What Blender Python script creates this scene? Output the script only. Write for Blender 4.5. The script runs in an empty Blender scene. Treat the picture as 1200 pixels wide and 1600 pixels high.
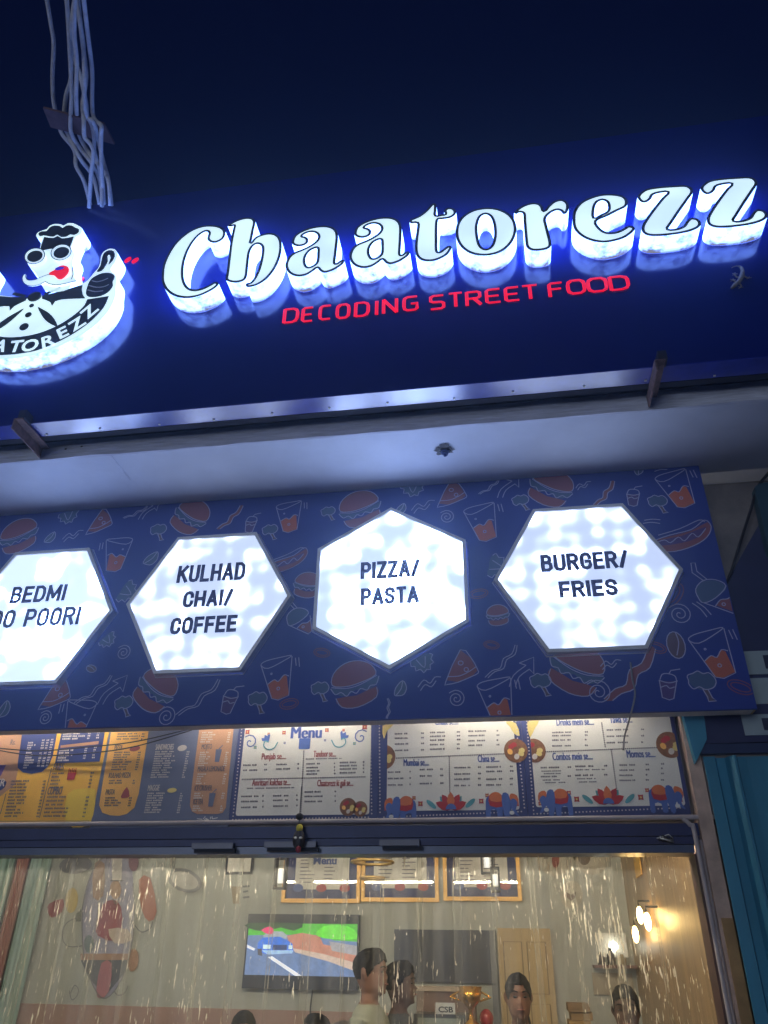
import bpy, bmesh, math, random
from mathutils import Vector, Matrix, noise
from mathutils.geometry import tessellate_polygon
random.seed(7)
SC = bpy.context.scene
COL = SC.collection
R = math.radians

# ------------------------------------------------------------------ camera
F, PITCH, ROLL, YAW = 1177.7, R(30.976), R(0.9994), R(-9.397)      # focal length in px of a 1200 x 1600 picture
CAM = Vector((0, -3.6, 1.6))
fw = Vector((math.sin(YAW)*math.cos(PITCH), math.cos(YAW)*math.cos(PITCH), math.sin(PITCH)))
rt = Vector((math.cos(YAW), -math.sin(YAW), 0)); up = rt.cross(fw)
CR = rt*math.cos(ROLL)+up*math.sin(ROLL); CU = -rt*math.sin(ROLL)+up*math.cos(ROLL)
cd = bpy.data.cameras.new('camera'); cam = bpy.data.objects.new('camera', cd); COL.objects.link(cam)
cd.sensor_fit = 'HORIZONTAL'; cd.sensor_width = 36; cd.lens = F/1200*36; cd.clip_start = .05; cd.clip_end = 500
m = Matrix((CR, CU, -fw)).transposed().to_4x4(); m.translation = CAM
cam.matrix_world = m
SC.camera = cam

# ------------------------------------------------------------------ night sky, faint cool light from the street side, exposure
W = bpy.data.worlds.new('World'); SC.world = W; W.use_nodes = True
bg = W.node_tree.nodes['Background']; bg.inputs[0].default_value = (0.0022, 0.006, 0.042, 1); bg.inputs[1].default_value = 0.42
sd = bpy.data.lights.new('street_fill', 'SUN'); sun = bpy.data.objects.new('street_fill', sd); COL.objects.link(sun)  # wide sun lamp added as fill for the street glow; no moon
sd.energy = .5; sd.color = (.80, .87, 1.0); sd.angle = R(25)
sun.rotation_euler = Vector((.30, 1.0, -.03)).to_track_quat('-Z', 'Y').to_euler()
SC.view_settings.view_transform = 'Standard'; SC.view_settings.look = 'None'
SC.view_settings.exposure = 0; SC.view_settings.gamma = 1
SC.render.engine = 'CYCLES'
SC.cycles.use_denoising = True
SC.cycles.max_bounces = 8; SC.cycles.transparent_max_bounces = 16; SC.cycles.sample_clamp_indirect = 4
SC.cycles.caustics_reflective = False; SC.cycles.caustics_refractive = False

# ------------------------------------------------------------------ helpers
def ray(x, y): return fw + CR*((x-600)/F) - CU*((y-800)/F)
def atY(x, y, Y):
    d = ray(x, y); return CAM + d*((Y-CAM.y)/d.y)
def atZ(x, y, Z):
    d = ray(x, y); return CAM + d*((Z-CAM.z)/d.z)
def atX(x, y, X):
    d = ray(x, y); return CAM + d*((X-CAM.x)/d.x)
def xz(x, y, Y):
    p = atY(x, y, Y); return (p.x, p.z)
def lin(r, g, b):
    f = lambda c: (c/255/12.92) if c/255 <= .04045 else ((c/255+.055)/1.055)**2.4
    return (f(r), f(g), f(b))

MATS = {}
def mat(name, col, rough=.6, metal=0, emit=None, strength=0, var=.12, scale=9, spec=.5, bump=0, stretch=(1,1,1), alpha=None):
    if name in MATS: return MATS[name]
    m = bpy.data.materials.new(name); m.use_nodes = True; nt = m.node_tree; N = nt.nodes
    b = N['Principled BSDF']
    b.inputs['Roughness'].default_value = rough; b.inputs['Metallic'].default_value = metal
    b.inputs['Specular IOR Level'].default_value = spec
    if var or bump:
        tc = N.new('ShaderNodeTexCoord'); mp = N.new('ShaderNodeMapping'); nz = N.new('ShaderNodeTexNoise')
        mp.inputs['Scale'].default_value = stretch
        nz.inputs['Scale'].default_value = scale; nz.inputs['Detail'].default_value = 6; nz.inputs['Roughness'].default_value = .6
        geo = N.new('ShaderNodeNewGeometry')
        nt.links.new(geo.outputs['Position'], mp.inputs[0]); nt.links.new(mp.outputs[0], nz.inputs['Vector'])
        rp = N.new('ShaderNodeValToRGB'); rp.color_ramp.elements[0].position = .3; rp.color_ramp.elements[1].position = .7
        rp.color_ramp.elements[0].color = (*[c*(1-var) for c in col], 1); rp.color_ramp.elements[1].color = (*[min(1, c*(1+var)) for c in col], 1)
        nt.links.new(nz.outputs[0], rp.inputs[0]); nt.links.new(rp.outputs[0], b.inputs['Base Color'])
        if bump:
            bp = N.new('ShaderNodeBump'); bp.inputs['Strength'].default_value = bump; bp.inputs['Distance'].default_value = .02
            nt.links.new(nz.outputs[0], bp.inputs['Height']); nt.links.new(bp.outputs[0], b.inputs['Normal'])
    else:
        b.inputs['Base Color'].default_value = (*col, 1)
    if emit:
        if var: nt.links.new(rp.outputs[0], b.inputs['Emission Color'])
        b.inputs['Emission Color'].default_value = (*emit, 1); b.inputs['Emission Strength'].default_value = strength
    MATS[name] = m
    return m

def tag(o, label=None, cat=None, group=None, kind=None):
    if label: o['label'] = label
    if cat: o['category'] = cat
    if group: o['group'] = group
    if kind: o['kind'] = kind
    return o
def empty(name, loc, label=None, cat=None, group=None):
    o = bpy.data.objects.new(name, None); COL.objects.link(o); o.location = loc; o.empty_display_size = .1
    return tag(o, label, cat, group)
def wloc(o):
    v = Vector((0, 0, 0))
    while o: v = v+o.location; o = o.parent
    return v

class MB:
    def __init__(s): s.v = []; s.f = []; s.mi = []; s.m = []
    def mid(s, m):
        if m not in s.m: s.m.append(m)
        return s.m.index(m)
    def add(s, vs, fs, m):
        o = len(s.v); s.v += [tuple(v) for v in vs]; k = s.mid(m)
        for f in fs: s.f.append([i+o for i in f]); s.mi.append(k)
    def box(s, a, b, m):
        (x0, y0, z0), (x1, y1, z1) = [min(p, q) for p, q in zip(a, b)], [max(p, q) for p, q in zip(a, b)]
        s.add([(x0,y0,z0),(x1,y0,z0),(x1,y1,z0),(x0,y1,z0),(x0,y0,z1),(x1,y0,z1),(x1,y1,z1),(x0,y1,z1)],
              [(0,3,2,1),(4,5,6,7),(0,1,5,4),(1,2,6,5),(2,3,7,6),(3,0,4,7)], m)
    def hexa(s, p, m):   # eight points: bottom loop then top loop
        s.add(p, [(0,3,2,1),(4,5,6,7),(0,1,5,4),(1,2,6,5),(2,3,7,6),(3,0,4,7)], m)
    def tube(s, pts, r, m, n=8, caps=True):
        pts = [Vector(p) for p in pts]; k = len(pts); rs = r if isinstance(r, (list, tuple)) else [r]*k
        vs = []; ref = None
        for i, p in enumerate(pts):
            t = (pts[min(i+1, k-1)]-pts[max(i-1, 0)]).normalized()
            if ref is None: ref = t.orthogonal().normalized()
            a = (ref-t*ref.dot(t)).normalized(); ref = a; b = t.cross(a)
            for j in range(n):
                w = 2*math.pi*j/n; vs.append(p+(a*math.cos(w)+b*math.sin(w))*rs[i])
        fs = [(i*n+j, i*n+(j+1) % n, (i+1)*n+(j+1) % n, (i+1)*n+j) for i in range(k-1) for j in range(n)]
        if caps: fs += [tuple(range(n-1, -1, -1)), tuple(range((k-1)*n, k*n))]
        s.add(vs, fs, m)
    def poly(s, pts, y, m, holes=()):                 # flat polygon of (x, z) points facing -y
        loops = [[Vector((p[0], p[1], 0)) for p in L] for L in [pts, *holes]]
        tr = tessellate_polygon(loops); flat = [p for L in loops for p in L]
        fs = []
        for t in tr:
            a, b, c = [flat[i] for i in t]
            cr = (b.x-a.x)*(c.y-a.y)-(b.y-a.y)*(c.x-a.x)
            if abs(cr) < 1e-12: continue
            fs.append(tuple(t) if cr > 0 else (t[0], t[2], t[1]))
        s.add([(p.x, y, p.y) for p in flat], fs, m)
    def wall(s, pts, y0, y1, m):                      # closed outline swept from y0 to y1
        n = len(pts); area = sum(pts[i][0]*pts[(i+1) % n][1]-pts[(i+1) % n][0]*pts[i][1] for i in range(n))
        vs = [(p[0], y0, p[1]) for p in pts]+[(p[0], y1, p[1]) for p in pts]
        fs = [(i, i+n, (i+1) % n+n, (i+1) % n) for i in range(n)]
        if area < 0: fs = [f[::-1] for f in fs]
        s.add(vs, fs, m)
    def prism(s, pts, y0, y1, m, holes=()):
        s.poly(pts, y0, m, holes); s.wall(pts, y0, y1, m)
        for h in holes: s.wall(h, y0, y1, m)
    def line(s, pts, w, y, m, closed=False):          # flat ribbon of width w
        P = [Vector((p[0], p[1])) for p in pts]; n = len(P); A = []; B = []
        for i in range(n):
            if closed: t = P[(i+1) % n]-P[i-1]
            else: t = P[min(i+1, n-1)]-P[max(i-1, 0)]
            if t.length < 1e-9: t = Vector((1, 0))
            t.normalize(); nn = Vector((-t.y, t.x))*w/2
            A.append(P[i]+nn); B.append(P[i]-nn)
        vs = [(p.x, y, p.y) for p in A]+[(p.x, y, p.y) for p in B]
        k = n if closed else n-1
        s.add(vs, [(i+n, (i+1) % n+n, (i+1) % n, i) for i in range(k)], m)
    def build(s, name, parent=None, smooth=False, base=False):
        me = bpy.data.meshes.new(name)
        xs = [[v[k] for v in s.v] for k in range(3)]
        c = Vector([(min(a)+max(a))/2 for a in xs])
        if base: c.z = min(xs[2])
        me.from_pydata([tuple(Vector(v)-c) for v in s.v], [], s.f)
        for m in s.m: me.materials.append(m)
        for p, k in zip(me.polygons, s.mi): p.material_index = k; p.use_smooth = smooth
        me.update()
        o = bpy.data.objects.new(name, me); COL.objects.link(o)
        if parent: o.parent = parent; o.location = c-wloc(parent)
        else: o.location = c
        return o

def smooth(pts, n=4, closed=True):
    k = len(pts); out = []
    for i in range(k if closed else k-1):
        if closed: p0, p1, p2, p3 = pts[i-1], pts[i], pts[(i+1) % k], pts[(i+2) % k]
        else: p0, p1, p2, p3 = pts[max(i-1, 0)], pts[i], pts[i+1], pts[min(i+2, k-1)]
        for j in range(n):
            t = j/n
            out.append(tuple(.5*((2*b)+(-a+c)*t+(2*a-5*b+4*c-d)*t*t+(-a+3*b-3*c+d)*t**3) for a, b, c, d in zip(p0, p1, p2, p3)))
    if not closed: out.append(tuple(pts[-1]))
    return out
def ellipse(cx, cy, rx, ry, rot=0, n=20):
    c, s_ = math.cos(R(rot)), math.sin(R(rot))
    return [(cx+rx*math.cos(a)*c-ry*math.sin(a)*s_, cy+rx*math.cos(a)*s_+ry*math.sin(a)*c) for a in (2*math.pi*i/n for i in range(n))]

_tc = {}
def text_shape(s, bold=.0):
    key = (s, bold)
    if key in _tc: return _tc[key]
    cu = bpy.data.curves.new('lettering', 'FONT'); cu.body = s; cu.size = 1; cu.offset = bold; cu.resolution_u = 3; cu.fill_mode = 'FRONT'
    o = bpy.data.objects.new('lettering', cu); COL.objects.link(o)
    dg = bpy.context.evaluated_depsgraph_get(); ev = o.evaluated_get(dg); me = ev.to_mesh()
    v = [(p.co.x, p.co.y) for p in me.vertices]; f = [tuple(p.vertices) for p in me.polygons]
    ev.to_mesh_clear(); bpy.data.objects.remove(o); bpy.data.curves.remove(cu)
    if not v: v = [(0, 0)]
    x0 = min(p[0] for p in v); x1 = max(p[0] for p in v)
    _tc[key] = ([(p[0]-x0, p[1]) for p in v], f, x1-x0)
    return _tc[key]
CAPH = .7
def put_text(mb, s, x0, x1, z, h, y, m, bold=0, shear=0):
    """capital height h, running from x0 to x1 on the facade plane y, baseline z"""
    v, f, w = text_shape(s, bold); k = (x1-x0)/w
    vs = [(x0+p[0]*k+shear*p[1]*h/CAPH, y, z+p[1]*h/CAPH) for p in v]
    fs = []
    for q in f:
        a, b, c = [v[i] for i in q[:3]]
        cr = (b[0]-a[0])*(c[1]-a[1])-(b[1]-a[1])*(c[0]-a[0])
        fs.append(q if cr > 0 else q[::-1])
    mb.add(vs, fs, m)

# ------------------------------------------------------------------ key planes (metres)
Y_PANEL, Z_P0, Z_P1 = 0.0, 2.618, 3.95          # printed board
Y_SIGN, Z_S0, Z_S1 = -.75, 4.035, 5.83          # navy sign
Y_FACE = Y_SIGN-.11                             # fronts of the raised letters
Y_MENU = .25
Z_HEAD = 2.05                                   # underside of the door head
Y_CURT = .36
Y_BACK = 3.2
X_R = .80                                       # right jamb of the door

# ------------------------------------------------------------------ materials
M_sign = mat('navy_gloss_panel', (.0015, .009, .18), .15, var=.1, scale=2, spec=.7)
M_under = mat('blue_gloss_sheet', (.012, .03, .42), .27, var=.2, scale=14, spec=1.0)
M_black = mat('black_vinyl', (.012, .012, .016), .5)
M_navyink = mat('navy_ink', lin(56, 60, 128), .6)
M_steel = mat('rusty_steel', lin(136, 112, 108), .75, .4, var=.4, scale=30, bump=.4)
M_dark = mat('dark_steel', lin(38, 40, 52), .7, .3, var=.2)
M_soffit = mat('blue_lit_whitewash', (.72, .77, .90), .9, var=.06, scale=5, bump=.12)  # white paint with the hexagons' blue light put into its colour
M_fascia = mat('rough_cement_band', (.66, .70, .84), .95, var=.22, scale=22, bump=.5, stretch=(.3, 1, 3))  # grey cement, tinted with the blue light that falls on it
M_plaster = mat('stained_plaster', (.22, .20, .19), .95, var=.3, scale=6, bump=.5)
M_red = mat('red_acrylic', (.6, .004, .02), .35, emit=(1, .0, .025), strength=.8, var=0)
M_cable = mat('white_conduit', (.78, .78, .78), .5, var=.15, scale=20)
M_wood = mat('brown_board', (.20, .12, .11), .8, var=.3, scale=15, stretch=(1, 1, 6))
M_frame = mat('grey_aluminium', lin(215, 214, 214), .4, .3, var=.08)
M_frame_dark = mat('dark_grey_and_rim_shade', lin(90, 92, 104), .4, .4, var=.1)  # dark grey of the fittings, also painted shade round the emblem's rims
M_print = mat('navy_printed_vinyl', lin(48, 70, 158), .55, var=.06, scale=3, spec=.3)
M_edge = mat('grey_mdf_edge', lin(205, 200, 200), .8, var=.15)
M_header = mat('navy_painted_metal', lin(40, 50, 98), .45, .1, var=.18, scale=6)
M_header2 = mat('blue_grey_glass_edge', lin(84, 96, 124), .3, .1, var=.25, scale=5, stretch=(.3, 1, 1))
M_teal = mat('teal_painted_sheet', lin(64, 142, 172), .45, .1, var=.22, scale=5, stretch=(1, 1, .25))
M_white = mat('white_paint', (.75, .76, .74), .6)

def glow_material(name, lo, hi, colr_lo, colr_hi, scale, rnd=.55, seed=0.0, p=2.0, near=.50, far=.80, nw=.55):
    m = bpy.data.materials.new(name); m.use_nodes = True; nt = m.node_tree; N = nt.nodes; b = N['Principled BSDF']
    b.inputs['Base Color'].default_value = (.6, .62, .65, 1); b.inputs['Roughness'].default_value = .35
    g = N.new('ShaderNodeNewGeometry'); mp = N.new('ShaderNodeMapping'); mp.inputs['Location'].default_value = (seed, 0, seed*.7)
    nt.links.new(g.outputs['Position'], mp.inputs[0])
    vo = N.new('ShaderNodeTexVoronoi'); vo.feature = 'SMOOTH_F1'; vo.inputs['Scale'].default_value = scale; vo.inputs['Randomness'].default_value = rnd; vo.inputs['Smoothness'].default_value = 1.0
    nz = N.new('ShaderNodeTexNoise'); nz.inputs['Scale'].default_value = 2.6; nz.inputs['Detail'].default_value = 2
    nt.links.new(mp.outputs[0], vo.inputs['Vector']); nt.links.new(mp.outputs[0], nz.inputs['Vector'])
    ad = N.new('ShaderNodeMath'); ad.operation = 'MULTIPLY_ADD'; ad.inputs[1].default_value = nw; nt.links.new(nz.outputs[0], ad.inputs[0]); nt.links.new(vo.outputs['Distance'], ad.inputs[2])
    mr = N.new('ShaderNodeMapRange'); mr.interpolation_type = 'SMOOTHSTEP'; mr.inputs[1].default_value = far; mr.inputs[2].default_value = near; mr.inputs[3].default_value = lo; mr.inputs[4].default_value = hi
    nt.links.new(ad.outputs[0], mr.inputs[0])
    mr.inputs[3].default_value = 0; mr.inputs[4].default_value = 1
    pw = N.new('ShaderNodeMath'); pw.operation = 'POWER'; pw.inputs[1].default_value = p; nt.links.new(mr.outputs[0], pw.inputs[0])
    mr = N.new('ShaderNodeMapRange'); mr.inputs[3].default_value = lo; mr.inputs[4].default_value = hi; nt.links.new(pw.outputs[0], mr.inputs[0])
    r2 = N.new('ShaderNodeValToRGB'); r2.color_ramp.elements[0].color = (*colr_lo, 1); r2.color_ramp.elements[1].color = (*colr_hi, 1)
    mr2 = N.new('ShaderNodeMapRange'); mr2.inputs[1].default_value = lo; mr2.inputs[2].default_value = hi
    nt.links.new(mr.outputs[0], mr2.inputs[0]); nt.links.new(mr2.outputs[0], r2.inputs[0])
    nt.links.new(r2.outputs[0], b.inputs['Emission Color']); nt.links.new(mr.outputs[0], b.inputs['Emission Strength'])
    MATS[name] = m; return m
M_hex = [glow_material('lit_acrylic_bedmi', 1.3, 30, (.58, .72, 1), (.19, .35, 1), 9, .5, .3),
         glow_material('lit_acrylic_kulhad', .93, 30, (.60, .72, 1), (.19, .35, 1), 9.5, .45, 1.7, 3.0, .26, .86, .4),
         glow_material('lit_acrylic_pizza', 1.0, 30, (.58, .72, 1), (.19, .35, 1), 9, .5, 4.1, 2.4, .42, .90, .5),
         glow_material('lit_acrylic_burger', .91, 30, (.58, .70, 1), (.19, .35, 1), 9.5, .4, 7.9, 3.0, .26, .86, .4)]

def letter_face_mat():
    m = bpy.data.materials.new('lit_white_acrylic'); m.use_nodes = True; nt = m.node_tree; N = nt.nodes; b = N['Principled BSDF']
    b.inputs['Base Color'].default_value = (.7, .74, .78, 1); b.inputs['Roughness'].default_value = .3
    g = N.new('ShaderNodeNewGeometry'); nz = N.new('ShaderNodeTexNoise'); nz.inputs['Scale'].default_value = 4; nz.inputs['Detail'].default_value = 1
    nt.links.new(g.outputs['Position'], nz.inputs['Vector'])
    r = N.new('ShaderNodeValToRGB'); r.color_ramp.elements[0].position = .35; r.color_ramp.elements[1].position = .65
    r.color_ramp.elements[0].color = (.55, .76, .97, 1); r.color_ramp.elements[1].color = (.68, .94, 1, 1)
    nt.links.new(nz.outputs[0], r.inputs[0]); nt.links.new(r.outputs[0], b.inputs['Emission Color']); b.inputs['Emission Strength'].default_value = 1.12
    return m
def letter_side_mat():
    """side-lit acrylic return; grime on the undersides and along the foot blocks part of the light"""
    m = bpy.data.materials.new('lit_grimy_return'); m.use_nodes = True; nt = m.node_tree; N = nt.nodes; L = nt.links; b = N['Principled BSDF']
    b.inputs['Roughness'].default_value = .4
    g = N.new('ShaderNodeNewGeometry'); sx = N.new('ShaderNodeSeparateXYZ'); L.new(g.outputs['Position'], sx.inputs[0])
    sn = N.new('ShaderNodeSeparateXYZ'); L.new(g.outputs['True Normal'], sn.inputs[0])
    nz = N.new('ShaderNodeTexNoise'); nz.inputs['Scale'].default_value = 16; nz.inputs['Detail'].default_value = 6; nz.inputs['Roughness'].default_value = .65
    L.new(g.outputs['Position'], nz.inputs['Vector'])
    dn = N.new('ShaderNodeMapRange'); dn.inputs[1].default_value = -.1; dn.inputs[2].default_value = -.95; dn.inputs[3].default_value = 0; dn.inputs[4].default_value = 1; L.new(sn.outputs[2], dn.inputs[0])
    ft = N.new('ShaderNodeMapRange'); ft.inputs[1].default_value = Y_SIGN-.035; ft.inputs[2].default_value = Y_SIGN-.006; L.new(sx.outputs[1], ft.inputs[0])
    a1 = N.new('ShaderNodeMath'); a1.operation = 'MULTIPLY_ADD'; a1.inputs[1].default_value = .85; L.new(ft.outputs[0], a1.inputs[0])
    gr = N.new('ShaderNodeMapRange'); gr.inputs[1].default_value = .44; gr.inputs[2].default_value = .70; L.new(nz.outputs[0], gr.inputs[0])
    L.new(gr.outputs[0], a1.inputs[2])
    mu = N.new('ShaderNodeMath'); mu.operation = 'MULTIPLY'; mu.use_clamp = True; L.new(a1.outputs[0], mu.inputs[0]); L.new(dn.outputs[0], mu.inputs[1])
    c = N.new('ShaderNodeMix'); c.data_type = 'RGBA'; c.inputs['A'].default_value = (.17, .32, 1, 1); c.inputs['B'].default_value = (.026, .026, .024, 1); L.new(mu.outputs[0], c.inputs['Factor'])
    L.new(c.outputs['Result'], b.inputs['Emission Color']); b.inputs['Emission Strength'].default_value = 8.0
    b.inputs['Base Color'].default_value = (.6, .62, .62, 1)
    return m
M_lface = letter_face_mat(); M_lside = letter_side_mat()
MATS['lf'] = M_lface; MATS['ls'] = M_lside

# ------------------------------------------------------------------ setting: street, shop shell
def struct(name, mb, label=None):
    o = mb.build(name); o['kind'] = 'structure'
    return o
b = MB(); b.box((-9, -9, -.14), (8, .2, -.02), mat('pale_paving', (.40, .39, .37), .85, var=.15, scale=12)); struct('pavement', b)
b = MB(); b.box((-4.6, .2, -.14), (2.4, 3.4, 0), mat('floor_tile', (.3, .28, .25), .4, var=.1)); struct('shop_floor', b)
M_iwall = mat('warm_grey_wall', lin(180, 184, 178), .8, var=.05, scale=2)
b = MB(); b.box((-4.6, Y_BACK, 0), (2.4, Y_BACK+.15, 2.9), M_iwall); struct('back_wall', b)
b = MB(); b.box((-4.75, .3, 0), (-4.6, Y_BACK, 2.9), M_iwall); struct('wall_left', b)
M_panelling = mat('brown_laminate', lin(150, 122, 88), .35, var=.35, scale=4, stretch=(1, 6, .25))
b = MB(); b.box((.84, .42, 0), (.99, Y_BACK, 2.9), M_panelling); struct('wall_right', b)
b = MB(); b.box((-4.75, .42, 2.9), (1.0, Y_BACK+.15, 3.0), mat('ceiling_paint', (.7, .69, .66), .9)); struct('ceiling', b)

# shop building: slab with soffit and cement band, parapet, jamb pillar, wall above the door
bld = empty('shop_building', (-.8, .3, 0), 'cement shop front with whitewashed soffit slab above the printed board', 'building')
YF = -.525
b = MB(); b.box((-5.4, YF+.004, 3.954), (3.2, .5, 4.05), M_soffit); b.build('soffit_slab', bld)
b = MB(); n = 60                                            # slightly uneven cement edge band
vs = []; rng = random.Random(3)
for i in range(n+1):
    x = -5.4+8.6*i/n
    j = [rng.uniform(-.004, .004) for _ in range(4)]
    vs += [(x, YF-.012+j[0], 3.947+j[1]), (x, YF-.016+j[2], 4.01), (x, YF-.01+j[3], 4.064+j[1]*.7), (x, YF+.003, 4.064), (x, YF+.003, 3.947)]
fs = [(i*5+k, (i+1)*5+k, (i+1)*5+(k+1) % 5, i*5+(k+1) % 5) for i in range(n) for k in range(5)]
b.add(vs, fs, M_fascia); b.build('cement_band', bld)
b = MB(); b.box((-5.4, YF+.06, 4.05), (3.2, YF+.2, 5.4), M_dark); b.build('parapet', bld)
b = MB(); b.box((-5.4, .30, 2.19), (.90, .42, 3.95), M_plaster); b.build('wall_above_door', bld)
b = MB(); b.box((.90, .205, 2.19), (1.75, .42, 3.95), M_plaster); b.build('side_wall', bld)
b = MB(); b.box((.835, .20, 0), (.895, .44, 2.66), mat('jamb_plaster', lin(196, 172, 158), .9, var=.25, scale=12, bump=.3)); b.build('jamb', bld)
b = MB(); b.box((.848, .188, 0), (.893, .198, 1.79), mat('ochre_paint', lin(178, 142, 96), .8, var=.3, scale=8)); b.build('jamb_paint_patch', bld)
# ragged hole in the soffit
hc = atZ(695, 702, 3.954)
b = MB(); rng = random.Random(5); k = 22
ri = [(.030+rng.uniform(-.007, .007)) for _ in range(k)]; ro = [(.046+rng.uniform(-.012, .016)) for _ in range(k)]
pin = [(hc.x+ri[i]*math.cos(2*math.pi*i/k), hc.y+ri[i]*math.sin(2*math.pi*i/k)) for i in range(k)]
pout = [(hc.x+ro[i]*math.cos(2*math.pi*i/k), hc.y+ro[i]*math.sin(2*math.pi*i/k)) for i in range(k)]
vs = [(p[0], p[1], 3.9505+rng.uniform(-.004, .001)) for p in pout]+[(p[0], p[1], 3.947) for p in pin]
b.add(vs, [(i, (i+1) % k, (i+1) % k+k, i+k) for i in range(k)], mat('broken_cement', (.16, .16, .17), .95, var=.5, scale=60))
b.add([(p[0], p[1], 3.949) for p in pin], [tuple(range(k))], M_black); b.build('broken_hole', bld)
b = MB(); b.tube([(hc.x+.021*math.cos(a*.7)*(1-.02*a), hc.y+.021*math.sin(a*.7)*(1-.02*a), 3.943-.0012*a) for a in range(22)], .0045, mat('blue_wire', lin(70, 90, 150), .5), 6)
o = b.build('wire_coil', smooth=True); tag(o, 'small coil of wire stuffed in the broken hole of the soffit', 'wire')
# plaster joint across the soffit and two anchor holes
p0, p1 = atZ(170, 709, 3.953), atZ(199, 751, 3.953)
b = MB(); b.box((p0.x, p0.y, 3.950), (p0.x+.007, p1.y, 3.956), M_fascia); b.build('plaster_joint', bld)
for px, py in ((103, 702), (128, 698)):
    c = atY(px, py, YF-.016); b = MB(); b.poly(ellipse(c.x, c.z, .007, .006, 0, 9), YF-.019, M_black); b.build('anchor_hole', bld)

# ------------------------------------------------------------------ the navy sign
sign = empty('shop_sign', (-.8, Y_SIGN, Z_S0), 'long navy sign board with glowing white raised letters above the soffit', 'sign')
X0, X1 = -5.0, 3.0
b = MB(); b.box((X0, Y_SIGN, Z_S0), (X1, Y_SIGN+.02, Z_S1), M_sign); b.build('face_panel', sign)
M_under.node_tree.nodes['Principled BSDF'].inputs['IOR'].default_value = 2.1
b = MB(); b.box((X0, Y_SIGN-.002, Z_S0-.009), (X1, Y_SIGN+.112, Z_S0-.002), M_under); b.build('bottom_return', sign)
b = MB(); b.box((X0, Y_SIGN+.022, Z_S1-.03), (X1, Y_SIGN+.108, Z_S1), M_sign); b.build('top_return', sign)
b = MB(); b.box((X0, Y_SIGN+.114, Z_S0-.012), (X1, Y_SIGN+.15, Z_S0+.05), M_dark); b.build('gap_shade_rail', sign)  # dark strip added to stand for the shaded gap behind the sign
b = MB()
for i in range(26):                                          # rivets along the bottom return
    x = X0+.2+i*.31+rng.uniform(-.02, .02); c = (x, Y_SIGN+.09+rng.uniform(-.01, .005), Z_S0-.011)
    b.box((c[0]-.005, c[1]-.004, c[2]-.003), (c[0]+.005, c[1]+.004, c[2]+.001), M_frame)
b.build('rivets', sign)['kind'] = 'stuff'

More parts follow.
